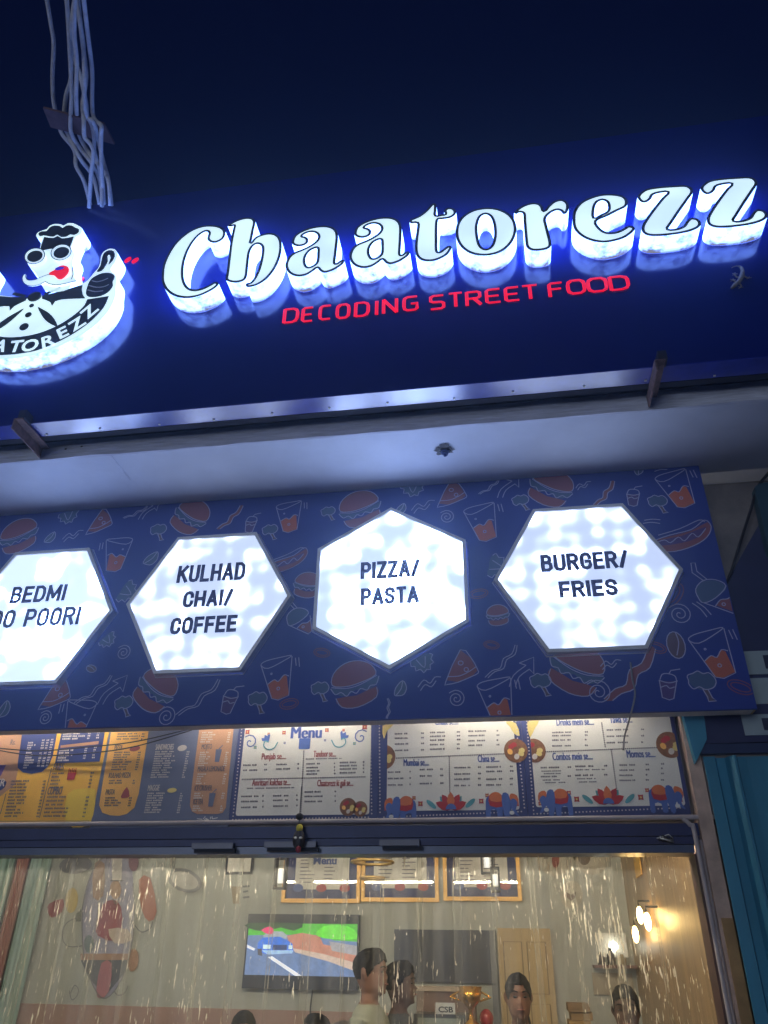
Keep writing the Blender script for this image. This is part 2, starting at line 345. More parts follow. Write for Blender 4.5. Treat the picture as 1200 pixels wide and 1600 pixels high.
ZR = dict(A=(230, 310, 250/1200), B=(430, 320, 250/1200), C=(620, 300, 280/1200), D=(870, 260, 330/1200), E=(0, 330, 230/1200))
def tr(key, pts, Y=Y_FACE):
    ox, oy, s = ZR[key]; return [xz(ox+x*s, oy+y*s, Y) for x, y in pts]
LET = {
 'C': ('A', [(110,580),(118,510),(150,430),(200,350),(265,285),(340,235),(420,207),(490,203),(545,212),(580,235),(588,265),(575,300),(540,325),(500,335),(465,325),(452,300),(462,266),(445,250),(410,265),(370,300),(330,355),(298,420),(278,490),(272,560),(280,620),(305,665),(345,685),(400,680),(450,660),(495,635),(520,628),(537,645),(510,675),(450,710),(380,738),(300,750),(230,742),(175,718),(135,680),(112,630)], []),
 'h': ('A', [(604,207),(650,175),(710,152),(765,145),(800,155),(812,185),(800,240),(786,312),(778,335),(800,305),(830,284),(880,267),(930,262),(975,275),(1003,310),(1010,370),(998,440),(970,510),(930,570),(880,620),(820,655),(765,668),(742,662),(745,640),(775,632),(805,595),(835,530),(855,450),(862,380),(848,352),(822,345),(797,360),(777,390),(767,430),(757,520),(750,580),(735,610),(700,628),(650,634),(605,624),(590,605),(597,560),(610,450),(625,330),(645,230),(650,208),(632,214)], []),
 'a': ('B', [(125,280),(140,240),(185,205),(250,178),(320,162),(390,160),(440,175),(466,205),(472,250),(465,320),(458,380),(452,432),(460,440),(482,425),(505,415),(520,425),(505,450),(465,478),(420,500),(370,512),(337,500),(316,478),(290,497),(240,527),(180,540),(130,530),(95,505),(78,465),(85,425),(110,385),(150,357),(210,333),(270,302),(310,270),(322,240),(305,216),(270,208),(230,218),(205,236),(225,240),(247,257),(246,285),(220,305),(180,314),(145,308),(128,295)],
       [[(232,390),(258,352),(290,333),(315,330),(316,370),(312,420),(300,445),(265,465),(240,462),(227,430)]]),
 't': ('C', [(85,190),(105,180),(150,160),(195,125),(225,92),(245,78),(265,85),(265,125),(265,158),(300,152),(322,150),(316,130),(328,115),(352,107),(382,113),(398,135),(386,160),(350,178),(300,185),(277,190),(272,250),(272,330),(273,390),(286,402),(318,380),(345,362),(368,370),(360,395),(335,425),(290,450),(240,465),(190,465),(150,450),(128,420),(122,370),(128,300),(135,250),(135,212),(92,212)], []),
 'o': ('C', [(395,270),(405,215),(440,165),(505,125),(590,107),(670,112),(740,140),(785,185),(801,245),(790,305),(755,360),(700,402),(630,425),(560,428),(490,412),(435,375),(403,325)],
       [[(540,250),(546,205),(562,168),(592,152),(622,165),(643,205),(652,265),(648,320),(630,365),(600,382),(570,370),(550,330)]]),
 'r': ('C', [(785,140),(800,122),(840,95),(895,76),(945,77),(975,97),(986,128),(1010,98),(1050,65),(1100,52),(1140,68),(1152,100),(1140,140),(1115,150),(1097,130),(1070,125),(1035,140),(1007,165),(998,190),(1006,225),(1018,275),(1032,330),(1032,365),(1005,385),(950,395),(900,392),(868,370),(860,330),(853,250),(848,190),(845,148),(820,140),(800,150)], []),
 'e': ('D', [(90,310),(95,260),(130,210),(190,178),(260,160),(330,160),(380,172),(401,197),(394,230),(340,257),(280,288),(226,314),(243,350),(280,375),(330,375),(370,360),(405,340),(435,345),(443,360),(420,385),(380,410),(320,428),(260,435),(200,425),(150,405),(112,375),(94,345)],
       [[(214,292),(215,240),(230,207),(258,195),(284,207),(291,238),(282,258),(250,275)]]),
 'z': ('D', [(458,180),(470,155),(510,130),(580,118),(660,112),(730,110),(765,125),(773,150),(750,185),(700,255),(650,330),(634,357),(680,355),(718,340),(735,315),(760,295),(800,300),(819,325),(805,350),(760,370),(690,386),(600,396),(530,396),(490,380),(482,350),(500,310),(550,240),(600,178),(628,150),(580,154),(547,165),(535,187),(510,205),(480,205)], []),
}
def sm_letter(k):
    z, o, hs = LET[k]
    return smooth(tr(z, o), 3), [smooth(tr(z, h), 3) for h in hs]
def inset(pts, d):
    n = len(pts); area = sum(pts[i][0]*pts[(i+1) % n][1]-pts[(i+1) % n][0]*pts[i][1] for i in range(n)); s = 1 if area > 0 else -1
    out = []
    for i in range(n):
        t = Vector(pts[(i+1) % n])-Vector(pts[i-1])
        if t.length < 1e-9: out.append(pts[i]); continue
        t.normalize(); out.append((pts[i][0]-t.y*d*s, pts[i][1]+t.x*d*s))
    return out
def channel_letter(k, dx=0, dz=0, name='raised_letter'):
    o, hs = sm_letter(k)
    sh = lambda L: [(p[0]+dx, p[1]+dz) for p in L]
    o = sh(o); hs = [sh(h) for h in hs]
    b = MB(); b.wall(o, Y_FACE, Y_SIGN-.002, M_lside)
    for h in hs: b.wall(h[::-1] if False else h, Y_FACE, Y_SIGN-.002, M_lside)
    root = b.build(name, sign)
    b = MB(); b.poly(o, Y_FACE-.001, M_lface, hs); b.build('lit_face', root)
    b = MB(); b.line(inset(o, .007), .0155, Y_FACE-.003, M_black, True)
    for h in hs: b.line(inset(h, -.007), .0155, Y_FACE-.003, M_black, True)
    b.build('black_outline', root)
    return root
a_0 = xz(430+78*250/1200, 320+465*250/1200, Y_FACE); a_1 = xz(430+557*250/1200, 320+402*250/1200, Y_FACE)
z_0 = xz(870+482*.275, 260+352*.275, Y_FACE); z_1 = xz(870+852*.275, 260+305*.275, Y_FACE)
for k, dx, dz in (('C',0,0),('h',0,0),('a',0,0),('a',a_1[0]-a_0[0],a_1[1]-a_0[1]),('t',0,0),('o',0,0),('r',0,0),('e',0,0),('z',0,0),('z',z_1[0]-z_0[0],z_1[1]-z_0[1])):
    channel_letter(k, dx, dz)

# red strapline: squared techno capitals made of strokes
ST = {'D': [[(0,0),(0,1)],[(0,1),(.62,1),(.88,.88),(.95,.7),(.95,.3),(.85,.1),(.6,0),(0,0)]],
 'E': [[(.95,1),(.15,1),(0,.88),(0,.12),(.15,0),(.95,0)],[(0,.5),(.85,.5)]], 'C': [[(.95,1),(.25,1),(.04,.88),(0,.7),(0,.3),(.04,.12),(.25,0),(.95,0)]],
 'O': [[(.25,1),(.75,1),(.96,.85),(1,.65),(1,.35),(.96,.15),(.75,0),(.25,0),(.04,.15),(0,.35),(0,.65),(.04,.85),(.25,1)]],
 'I': [[(.1,0),(.1,1)]], 'N': [[(0,0),(0,1)],[(0,1),(.95,0)],[(.95,0),(.95,1)]],
 'G': [[(.95,1),(.25,1),(.04,.88),(0,.7),(0,.3),(.04,.12),(.25,0),(.8,0),(.95,.12),(.95,.48),(.5,.48)]],
 'S': [[(.95,1),(.2,1),(0,.88),(0,.62),(.2,.52),(.78,.5),(.96,.38),(.96,.12),(.78,0),(0,0)]],
 'T': [[(0,1),(1,1)],[(.5,1),(.5,0)]], 'R': [[(0,0),(0,1)],[(0,1),(.75,1),(.94,.88),(.94,.62),(.75,.5),(0,.5)],[(.5,.5),(.98,0)]],
 'F': [[(.95,1),(.15,1),(0,.88),(0,0)],[(0,.55),(.85,.55)]]}
GL = dict(ST)
GL.update({'B': (.9, [[(0,0),(0,1)],[(0,1),(.6,1),(.88,.9),(.9,.68),(.65,.54),(0,.54)],[(.65,.54),(.97,.42),(1,.15),(.7,0),(0,0)]]), 'M': (1.25, [[(0,0),(0,1)],[(0,1),(.5,.2)],[(.5,.2),(1,1)],[(1,1),(1,0)]]),
 'A': (1.0, [[(0,0),(.5,1)],[(.5,1),(1,0)],[(.2,.3),(.8,.3)]]), 'L': (.78, [[(0,1),(0,0)],[(0,0),(1,0)]]), 'P': (.88, [[(0,0),(0,1)],[(0,1),(.7,1),(.97,.88),(1,.62),(.75,.47),(0,.47)]]),
 'K': (.98, [[(0,0),(0,1)],[(.95,1),(.05,.42)],[(.35,.6),(1,0)]]), 'U': (.92, [[(0,1),(0,.22),(.15,.05),(.5,0),(.85,.05),(1,.22),(1,1)]]), 'H': (.95, [[(0,0),(0,1)],[(1,0),(1,1)],[(0,.5),(1,.5)]]),
 'Z': (.85, [[(0,1),(1,1)],[(.97,1),(.03,0)],[(0,0),(1,0)]]), '/': (.62, [[(0,-.02),(1,1.02)]]), ' ': (.38, []), 'I': (.05, [[(.5,0),(.5,1)]]),
 'D': (.92, [[(0,0),(0,1)],[(0,1),(.6,1),(.92,.85),(1,.6),(1,.4),(.92,.15),(.6,0),(0,0)]]), 'O': (.9, [[(.5,1),(.15,.94),(0,.75),(0,.25),(.15,.06),(.5,0),(.85,.06),(1,.25),(1,.75),(.85,.94),(.5,1)]]),
 'C': (.88, [[(1,.7),(.97,.84),(.8,.97),(.5,1),(.15,.94),(0,.75),(0,.25),(.15,.06),(.5,0),(.8,.03),(.97,.16),(1,.3)]]), 'G': (.9, [[(1,.72),(.97,.85),(.8,.97),(.5,1),(.15,.94),(0,.75),(0,.25),(.15,.06),(.5,0),(.85,.06),(1,.22),(1,.48),(.55,.48)]]),
 'E': (.8, [[(0,0),(0,1)],[(0,1),(1,1)],[(0,.52),(.9,.52)],[(0,0),(1,0)]]), 'F': (.78, [[(0,0),(0,1)],[(0,1),(1,1)],[(0,.5),(.9,.5)]]), 'S': (.86, [[(1,.78),(.9,.93),(.5,1),(.12,.93),(0,.76),(.1,.6),(.5,.52),(.9,.42),(1,.24),(.88,.07),(.5,0),(.1,.07),(0,.23)]]),
 'T': (.86, [[(0,1),(1,1)],[(.5,1),(.5,0)]]), 'R': (.92, [[(0,0),(0,1)],[(0,1),(.7,1),(.97,.88),(.97,.64),(.72,.5),(0,.5)],[(.55,.5),(1,0)]]), 'N': (.95, [[(0,0),(0,1)],[(0,1),(1,0)],[(1,0),(1,1)]])})
def stroke_text(mb, s, x0, x1, z, h, y, m_, sw):
    gap = .56; tot = sum(GL[c][0] for c in s)+gap*(len(s)-1); k = (x1-x0-sw)/tot; x = x0+sw/2; lay = 0
    hh = h-sw
    for c in s:
        gw, sts = GL[c]; lb = MB()
        for st in sts:
            P = [(x+px_*gw*k, z+sw/2+py_*hh) for px_, py_ in st]
            a0 = Vector(P[0])-Vector(P[1]); a1 = Vector(P[-1])-Vector(P[-2])
            P[0] = tuple(Vector(P[0])+a0.normalized()*sw*.42); P[-1] = tuple(Vector(P[-1])+a1.normalized()*sw*.42)
            lb.line(P, sw, y-.00025*(lay % 4), m_); lay += 1
        if sts: lb.build('letter', mb)
        x += (gw+gap)*k
Yr = Y_SIGN-.008
RED = [(441,505,468,482),(470,503,491,480),(497,500,519,477),(524,498,547,474),(553,495,578,471),(585,492,591,469),(597,490,622,467),(629,486,654,463),
       (671,484,695,460),(700,480,723,457),(728,478,752,454),(759,474,783,451),(789,471,812,448),(816,468,840,445),(858,464,880,440),(887,460,913,437),(919,457,947,433),(954,454,982,430)]
for ch, (xa, yb, xb, yt) in zip('DECODINGSTREETFOOD', RED):
    p, q = xz(xa, yb, Yr), xz(xb, yt, Yr); w = (q[0]-p[0]) if ch != 'I' else .05; h = xz(xa, yb-22.5, Yr)[1]-p[1]
    b = MB()
    for st in ST[ch]:
        P = [(p[0]+.007+x*(w-.012), p[1]+.005+y*(h-.01)) for x, y in st]
        n = len(P)
        L, Rr = [], []
        for i in range(n):
            t = Vector(P[min(i+1, n-1)])-Vector(P[max(i-1, 0)]); t.normalize()
            hw = .0038+.0052*abs(t.y)
            L.append((P[i][0]-t.y*hw, P[i][1]+t.x*hw)); Rr.append((P[i][0]+t.y*hw, P[i][1]-t.x*hw))
        for i in range(n-1):
            quad = [L[i], L[i+1], Rr[i+1], Rr[i]]
            b.add([(x, Yr, z) for x, z in quad]+[(x, Y_SIGN-.002, z) for x, z in quad], [(0,1,2,3),(0,4,5,1),(1,5,6,2),(2,6,7,3),(3,7,4,0)], M_red)
    b.build('red_letter', sign)

# round chef emblem (traced on its right half, mirrored about its axis)
em = MB(); AX = xz(300*.19167, 330+700*.19167, Y_FACE)[0]-.012
mir = lambda L: [(2*AX-p[0], p[1]) for p in L]
body_r = tr('E', [(300,672),(345,690),(500,650),(640,606),(690,582),(722,558),(765,505),(800,465),(818,420),(824,370),(845,332),(890,308),(935,312),(958,345),(950,390),(925,435),(900,470),(915,498),(942,520),(950,560),(942,620),(938,690),(895,790),(822,882),(722,968),(600,1042),(450,1112),(300,1162),(170,1188)])
body_r[0] = (AX, body_r[0][1]); zb = body_r[-1][1]-.004
body = smooth(body_r, 3, False); body = [p for p in body if p[0] > AX-1e-6]+[(AX, zb)]
full = body+mir(body[1:-1])[::-1]
em.wall(full, Y_FACE, Y_SIGN-.002, M_lside)
emblem = em.build('chef_emblem', sign)
b = MB(); b.poly(full, Y_FACE-.001, M_lface); b.build('lit_face', emblem)
ym = xz(0, 0, Y_FACE)
def inlay(name, pts, m=M_black, lay=1, mirror=False, closed_smooth=2):
    L = tr('E', pts); L = smooth(L, closed_smooth) if closed_smooth else L
    for q in ([L, mir(L)] if mirror else [L]):
        b = MB(); b.prism(q, Y_FACE-.002-.002*lay, Y_FACE-.001-.002*(lay-1), m); b.build(name, emblem)
inlay('black_sleeve', [(345,692),(500,655),(640,614),(674,606),(668,640),(676,680),(696,712),(640,714),(560,717),(500,722),(452,735),(425,772),(410,742),(375,726),(345,716)], mirror=True, closed_smooth=0)
inlay('black_fist', [(738,565),(775,535),(830,510),(890,506),(928,520),(935,545),(918,578),(922,608),(895,650),(850,682),(790,700),(725,700),(702,672),(715,615)], mirror=True)
inlay('black_thumb', [(790,495),(820,450),(832,390),(850,345),(890,322),(930,330),(937,370),(915,410),(886,436),(904,385),(892,357),(877,368),(880,410),(860,450),(830,488)], mirror=True)
for ln in ([(752,572),(790,582),(840,572),(885,553)], [(730,612),(790,627),(850,622),(892,604)], [(718,648),(780,662),(845,655)]):
    L = smooth(tr('E', ln), 3, False)
    for q in (L, mir(L)):
        b = MB(); b.line(q, .008, Y_FACE-.0065, M_white); b.build('finger_line', emblem)
arc_o = tr('E', [(888,695),(850,780),(780,862),(700,932),(580,1012),(450,1078),(300,1137),(180,1160)]); arc_i = tr('E', [(712,722),(690,770),(640,822),(560,882),(470,936),(350,987),(250,1014),(185,1024)])
arc_o = smooth(arc_o, 3, False); arc_i = smooth(arc_i, 3, False)
arc_o = [p for p in arc_o if p[0] > AX]+[(AX, arc_o[-1][1]-.002)]; arc_i = [p for p in arc_i if p[0] > AX]+[(AX, arc_i[-1][1]-.002)]
ringp = arc_o+mir(arc_o[:-1])[::-1]+mir(arc_i[:-1])+arc_i[::-1]
b = MB(); b.prism(ringp, Y_FACE-.0035, Y_FACE-.001, M_black); b.build('black_ring_band', emblem)
slots = {'T': (135,1105), 'O': (250,1097), 'R': (398,1060), 'E': (515,992), 'Z': (630,922), 'z': (730,822)}
wpos = {k: Vector(tr('E', [v])[0]) for k, v in slots.items()}
seq = [('T', wpos['T']), ('O', wpos['O']), ('R', wpos['R']), ('E', wpos['E']), ('Z', wpos['Z']), ('Z', wpos['z'])]
seq += [('A', Vector(tr('E', [(8,1100)])[0])), ('A', Vector((2*AX-wpos['R'].x, wpos['R'].y))), ('H', Vector((2*AX-wpos['E'].x, wpos['E'].y))), ('C', Vector((2*AX-wpos['Z'].x, wpos['Z'].y)))]
ctr = Vector((AX, Vector(tr('E', [(300,620)])[0]).y+.05))
for ch, p in seq:
    v, f, w = text_shape(ch, .025); d = p-ctr; ang = math.atan2(d.y, d.x)+math.pi/2
    hh = .084; k = hh/CAPH; c, s_ = math.cos(ang), math.sin(ang); b = MB()
    vs = []
    for q in v:
        x, y = (q[0]-w/2)*k*1.05, (q[1]-CAPH/2)*k
        vs.append((p.x+x*c-y*s_, Y_FACE-.0055, p.y+x*s_+y*c))
    b.add(vs, f, M_lface); b.build('ring_letter', emblem)
inlay('black_lapel', [(310,785),(345,800),(400,832),(445,880),(470,940),(420,925),(370,890),(335,840)], mirror=True)
for x, y, r in ((275,770,13), (250,845,18), (222,942,25)):
    c = tr('E', [(x, y)])[0]; b = MB(); b.prism(ellipse(AX, c[1], r*.0011, r*.0011), Y_FACE-.004, Y_FACE-.001, M_black); b.build('coat_button', emblem)
c = tr('E', [(300,700)])[0]; b = MB(); b.prism(ellipse(AX, c[1], .042, .036), Y_FACE-.008, Y_FACE-.001, M_black); b.build('bow_tie_knot', emblem)
for s_ in (1, -1):
    q = [(AX+s_*.06, c[1]+.012), (AX+s_*.15, c[1]+.05)]; b = MB(); b.line(q, .022, Y_FACE-.004, M_black); b.build('collar_bar', emblem)
# head with hat, on its own raised box
head = smooth(tr('E', [(297,205),(312,178),(352,160),(385,150),(405,125),(450,108),(500,112),(520,122),(555,103),(600,103),(640,122),(668,140),(668,175),(650,200),(622,212),(600,255),(583,308),(602,335),(607,375),(592,415),(598,470),(607,530),(590,580),(560,640),(470,662),(370,650),(325,560),(285,495),(245,458),(225,420),(232,380),(265,348),(318,335),(335,270),(348,222),(315,222)]), 2)
b = MB(); b.wall(head, Y_FACE-.004, Y_SIGN-.002, M_lside); b.poly(head, Y_FACE-.004, M_lface); b.build('chef_head', emblem)
inlay('hat_crown', [(318,190),(345,172),(385,170),(410,140),(450,125),(495,130),(515,145),(545,125),(590,125),(615,140),(648,155),(640,183),(605,200),(575,195),(545,213),(500,216),(470,197),(440,213),(400,210),(360,203),(330,210)], lay=3)
inlay('hat_band', [(366,217),(400,224),(440,227),(475,210),(510,230),(550,227),(605,214),(590,260),(572,303),(520,308),(470,316),(420,312),(370,322),(330,330),(345,275)], lay=3, closed_smooth=0)
for gx, gy in ((305, 398), (520, 368)):
    L = tr('E', ellipse(gx, gy, 80, 60, -15, 28)); h = tr('E', ellipse(gx, gy, 66, 47, -15, 28))
    b = MB(); b.prism(L, Y_FACE-.03, Y_FACE-.004, M_lface, [h]); b.build('glasses_rim', emblem)
    b = MB(); b.poly(h, Y_FACE-.027, M_black); b.build('dark_lens', emblem)
    b = MB(); b.line(tr('E', ellipse(gx, gy, 83, 63, -15, 28)), .006, Y_FACE-.0315, M_frame_dark, True); b.build('rim_shade_line', emblem)  # grey line painted as the shading round the raised rim
inlay('moustache', [(222,530),(224,560),(245,580),(300,575),(345,555),(400,535),(450,540),(500,570),(560,560),(600,545),(635,585),(600,592),(540,607),(470,618),(410,608),(380,592),(340,612),(270,627),(215,610),(193,570),(205,535)], M_lface, 6)
for L in ([(222,530),(224,560),(245,580),(300,575),(345,555),(400,535),(425,537)], [(205,535),(193,570),(215,610),(270,627),(340,612),(380,592),(410,608),(470,618),(540,607),(600,592),(635,585)], [(600,470),(607,530),(592,572)]):
    b = MB(); b.line(smooth(tr('E', L), 3, False), .0055, Y_FACE-.0165, M_frame_dark); b.build('face_line', emblem)
inlay('red_tongue', [(412,522),(455,500),(490,470),(530,460),(568,475),(572,510),(548,545),(512,572),(480,567),(455,542),(425,537)], M_red, 8)
inlay('blue_lip_mark', [(462,492),(490,475),(535,477),(522,492),(478,502)], mat('blue_acrylic', (.01, .01, .5), .4, emit=(.02, .02, .9), strength=.5, var=0), 9)
for (x, y) in ((1045, 402), (1105, 407), (662, 566)):
    c = tr('E', [(x, y)], Y_SIGN)[0]
    for X in ((c[0], 2*AX-c[0]) if x > 700 else (c[0],)):
        sgn = 1 if X > AX else -1
        b = MB(); b.prism(ellipse(X, c[1], .026, .014, 50*sgn, 14), Y_SIGN-.008, Y_SIGN-.002, M_red); b.build('red_spark', emblem)

# gecko on the sign, one continuous skinned body
def voxel(o, size, smooth_it=4):
    md = o.modifiers.new('r', 'REMESH'); md.mode = 'VOXEL'; md.voxel_size = size; md.use_smooth_shade = True
    if smooth_it: s2 = o.modifiers.new('s', 'SMOOTH'); s2.iterations = smooth_it; s2.factor = .5
    dg = bpy.context.evaluated_depsgraph_get(); me = bpy.data.meshes.new_from_object(o.evaluated_get(dg))
    o.modifiers.clear(); old = o.data; o.data = me; bpy.data.meshes.remove(old)
    return o
Mg = mat('gecko_skin', lin(140, 134, 124), .7, var=.35, scale=60)
g = MB(); gp = lambda x, y, d=.012: Vector((*[xz(1100+x/12, 380+y/12, Y_SIGN-d)[0]], Y_SIGN-d, xz(1100+x/12, 380+y/12, Y_SIGN-d)[1]))
spine = [gp(515,465,.005),gp(560,440,.006),gp(630,428,.007),gp(695,455,.008),gp(722,520,.01),gp(715,590,.013),gp(690,660,.014),gp(650,720,.013),gp(600,765,.011),gp(560,800,.012),gp(515,850,.009)]
g.tube(smooth(spine, 3, False), [.0025+.0095*math.sin(math.pi*min(1, max(0, (i-6)/24)))**.8+(.003 if i > 24 else 0) for i in range(31)], Mg, 8)
for leg in ([(705,580),(760,620),(800,645),(850,650)], [(690,620),(630,640),(590,610),(580,580)], [(640,740),(680,770),(700,800),(690,830)], [(620,745),(590,722),(560,700),(545,690)]):
    L = smooth([gp(x, y, .008) for x, y in leg], 2, False); g.tube(L, .0042, Mg, 6)
    e = L[-1]
    for k in range(4): g.tube([e, Vector(e)+Vector((.014*math.cos(k*1.1+.2), .002, .014*math.sin(k*1.1+.2)))], .0022, Mg, 5)
gk = voxel(g.build('gecko', smooth=True), .0016, 2); tag(gk, 'small grey gecko clinging to the navy sign under the last raised letter', 'gecko')

# ------------------------------------------------------------------ steel brackets between slab and sign
def bracket(xa, label):
    b = MB(); y0, y1 = -.815, YF-.02
    b.box((xa, y0, Z_S0-.022), (xa+.05, y1, Z_S0-.0155), M_steel)
    b.box((xa, y0, Z_S0-.08), (xa+.007, y1, Z_S0-.0225), M_steel)
    r = b.build('steel_bracket'); tag(r, label, 'bracket')
    c = MB(); c.box((xa+.02, y0-.001, Z_S0-.0150), (xa+.06, Y_SIGN-.004, Z_S0+.035), M_dark); c.build('end_tab', r)
bracket(-2.43, 'rusty angle iron bracket under the sign below the chef emblem')
bracket(.795, 'rusty angle iron bracket under the sign below the last letters')

# ------------------------------------------------------------------ conduits up from the sign top through a wooden spacer
CB = [
 [(143,312,0),(132,285,1),(119,260,1),(118,242,0),(112,228,0),(97,210,0),(91,190,0),(84,160,0),(82,120,0),(84,70,0),(80,40,0),(72,-8,0)],
 [(157,310,1),(146,278,1),(128,252,2),(120,238,2),(108,215,1),(100,190,1),(103,150,1),(111,120,1),(110,60,1),(103,-8,1)],
 [(162,309,0),(155,280,0),(143,255,1),(125,232,1),(112,210,2),(110,190,2),(112,150,2),(111,120,2),(108,60,2),(104,-8,2)],
 [(175,308,2),(168,278,2),(152,255,2),(136,235,0),(124,212,0),(121,190,1),(119,150,3),(120,100,3),(116,50,3),(117,-8,3)],
 [(140,312,2),(142,275,3),(146,240,3),(141,225,3),(132,214,3),(131,190,3),(129,160,0),(135,120,0),(128,60,0),(121,-8,0)],
 [(173,308,3),(170,285,3),(162,255,0),(155,225,0),(146,190,3),(137,185,2),(134,160,2),(126,120,2),(114,85,0),(112,40,3),(118,-8,2)],
 [(160,309,3),(158,275,2),(148,240,2),(147,215,2),(143,195,2),(133,170,3),(132,120,3),(130,70,2),(124,30,2),(118,-8,1)],
 [(164,309,1),(159,270,3),(158,235,3),(158,210,3),(158,196,3),(147,185,0),(144,160,0),(144,110,0),(138,60,1),(130,-8,3)]]
descr = ['outermost white conduit on the left of the bundle above the emblem']
for i, pts in enumerate(CB):
    P = []
    for x, y, l in pts: P.append(atY(x, y, -.72-max(0, (312-y))/312*.9-.028*l))
    P[0] = P[0]+Vector((0, .02, -.06))
    b = MB(); b.tube(smooth([tuple(p) for p in P], 4, False), .0135, M_cable, 8)
    o = b.build('conduit', smooth=True)
    if i == 0: tag(o, 'white conduit hanging apart from the others of the bundle above the sign', 'conduit', 'white conduits above the sign')
    else: tag(o, 'white flexible conduit in the tangled bundle above the sign', 'conduit', 'white conduits above the sign')
Zc = atY(120, 195, -.72-117/312*.9-.04).z
q = [atZ(x, y, Zc) for x, y in ((67,169),(79,199),(179,226),(162,194))]
b = MB(); b.hexa([*q, *[p+Vector((0, 0, .02)) for p in q]], M_wood)
o = b.build('wooden_spacer'); tag(o, 'brown wooden spacer board with white conduits passing through it', 'board')

# ------------------------------------------------------------------ printed board with food doodles
board = empty('printed_board', (-1.5, .06, Z_P0), 'navy board printed with food doodles behind the hexagon light boxes', 'sign board')
PX0, PX1 = -5.2, 1.132
b = MB(); b.box((PX0, 0, Z_P0), (PX1, .02, Z_P1), M_print); b.build('printed_face', board)
b = MB(); b.box((PX0, .0205, Z_P0-.001), (PX1-.012, .09, Z_P0+.012), M_edge); b.build('bottom_edge', board)
b = MB(); b.box((PX1-.011, .021, Z_P0), (PX1, .09, Z_P1), mat('yellowed_edge', lin(190, 160, 100), .7, var=.2)); b.build('side_edge', board)

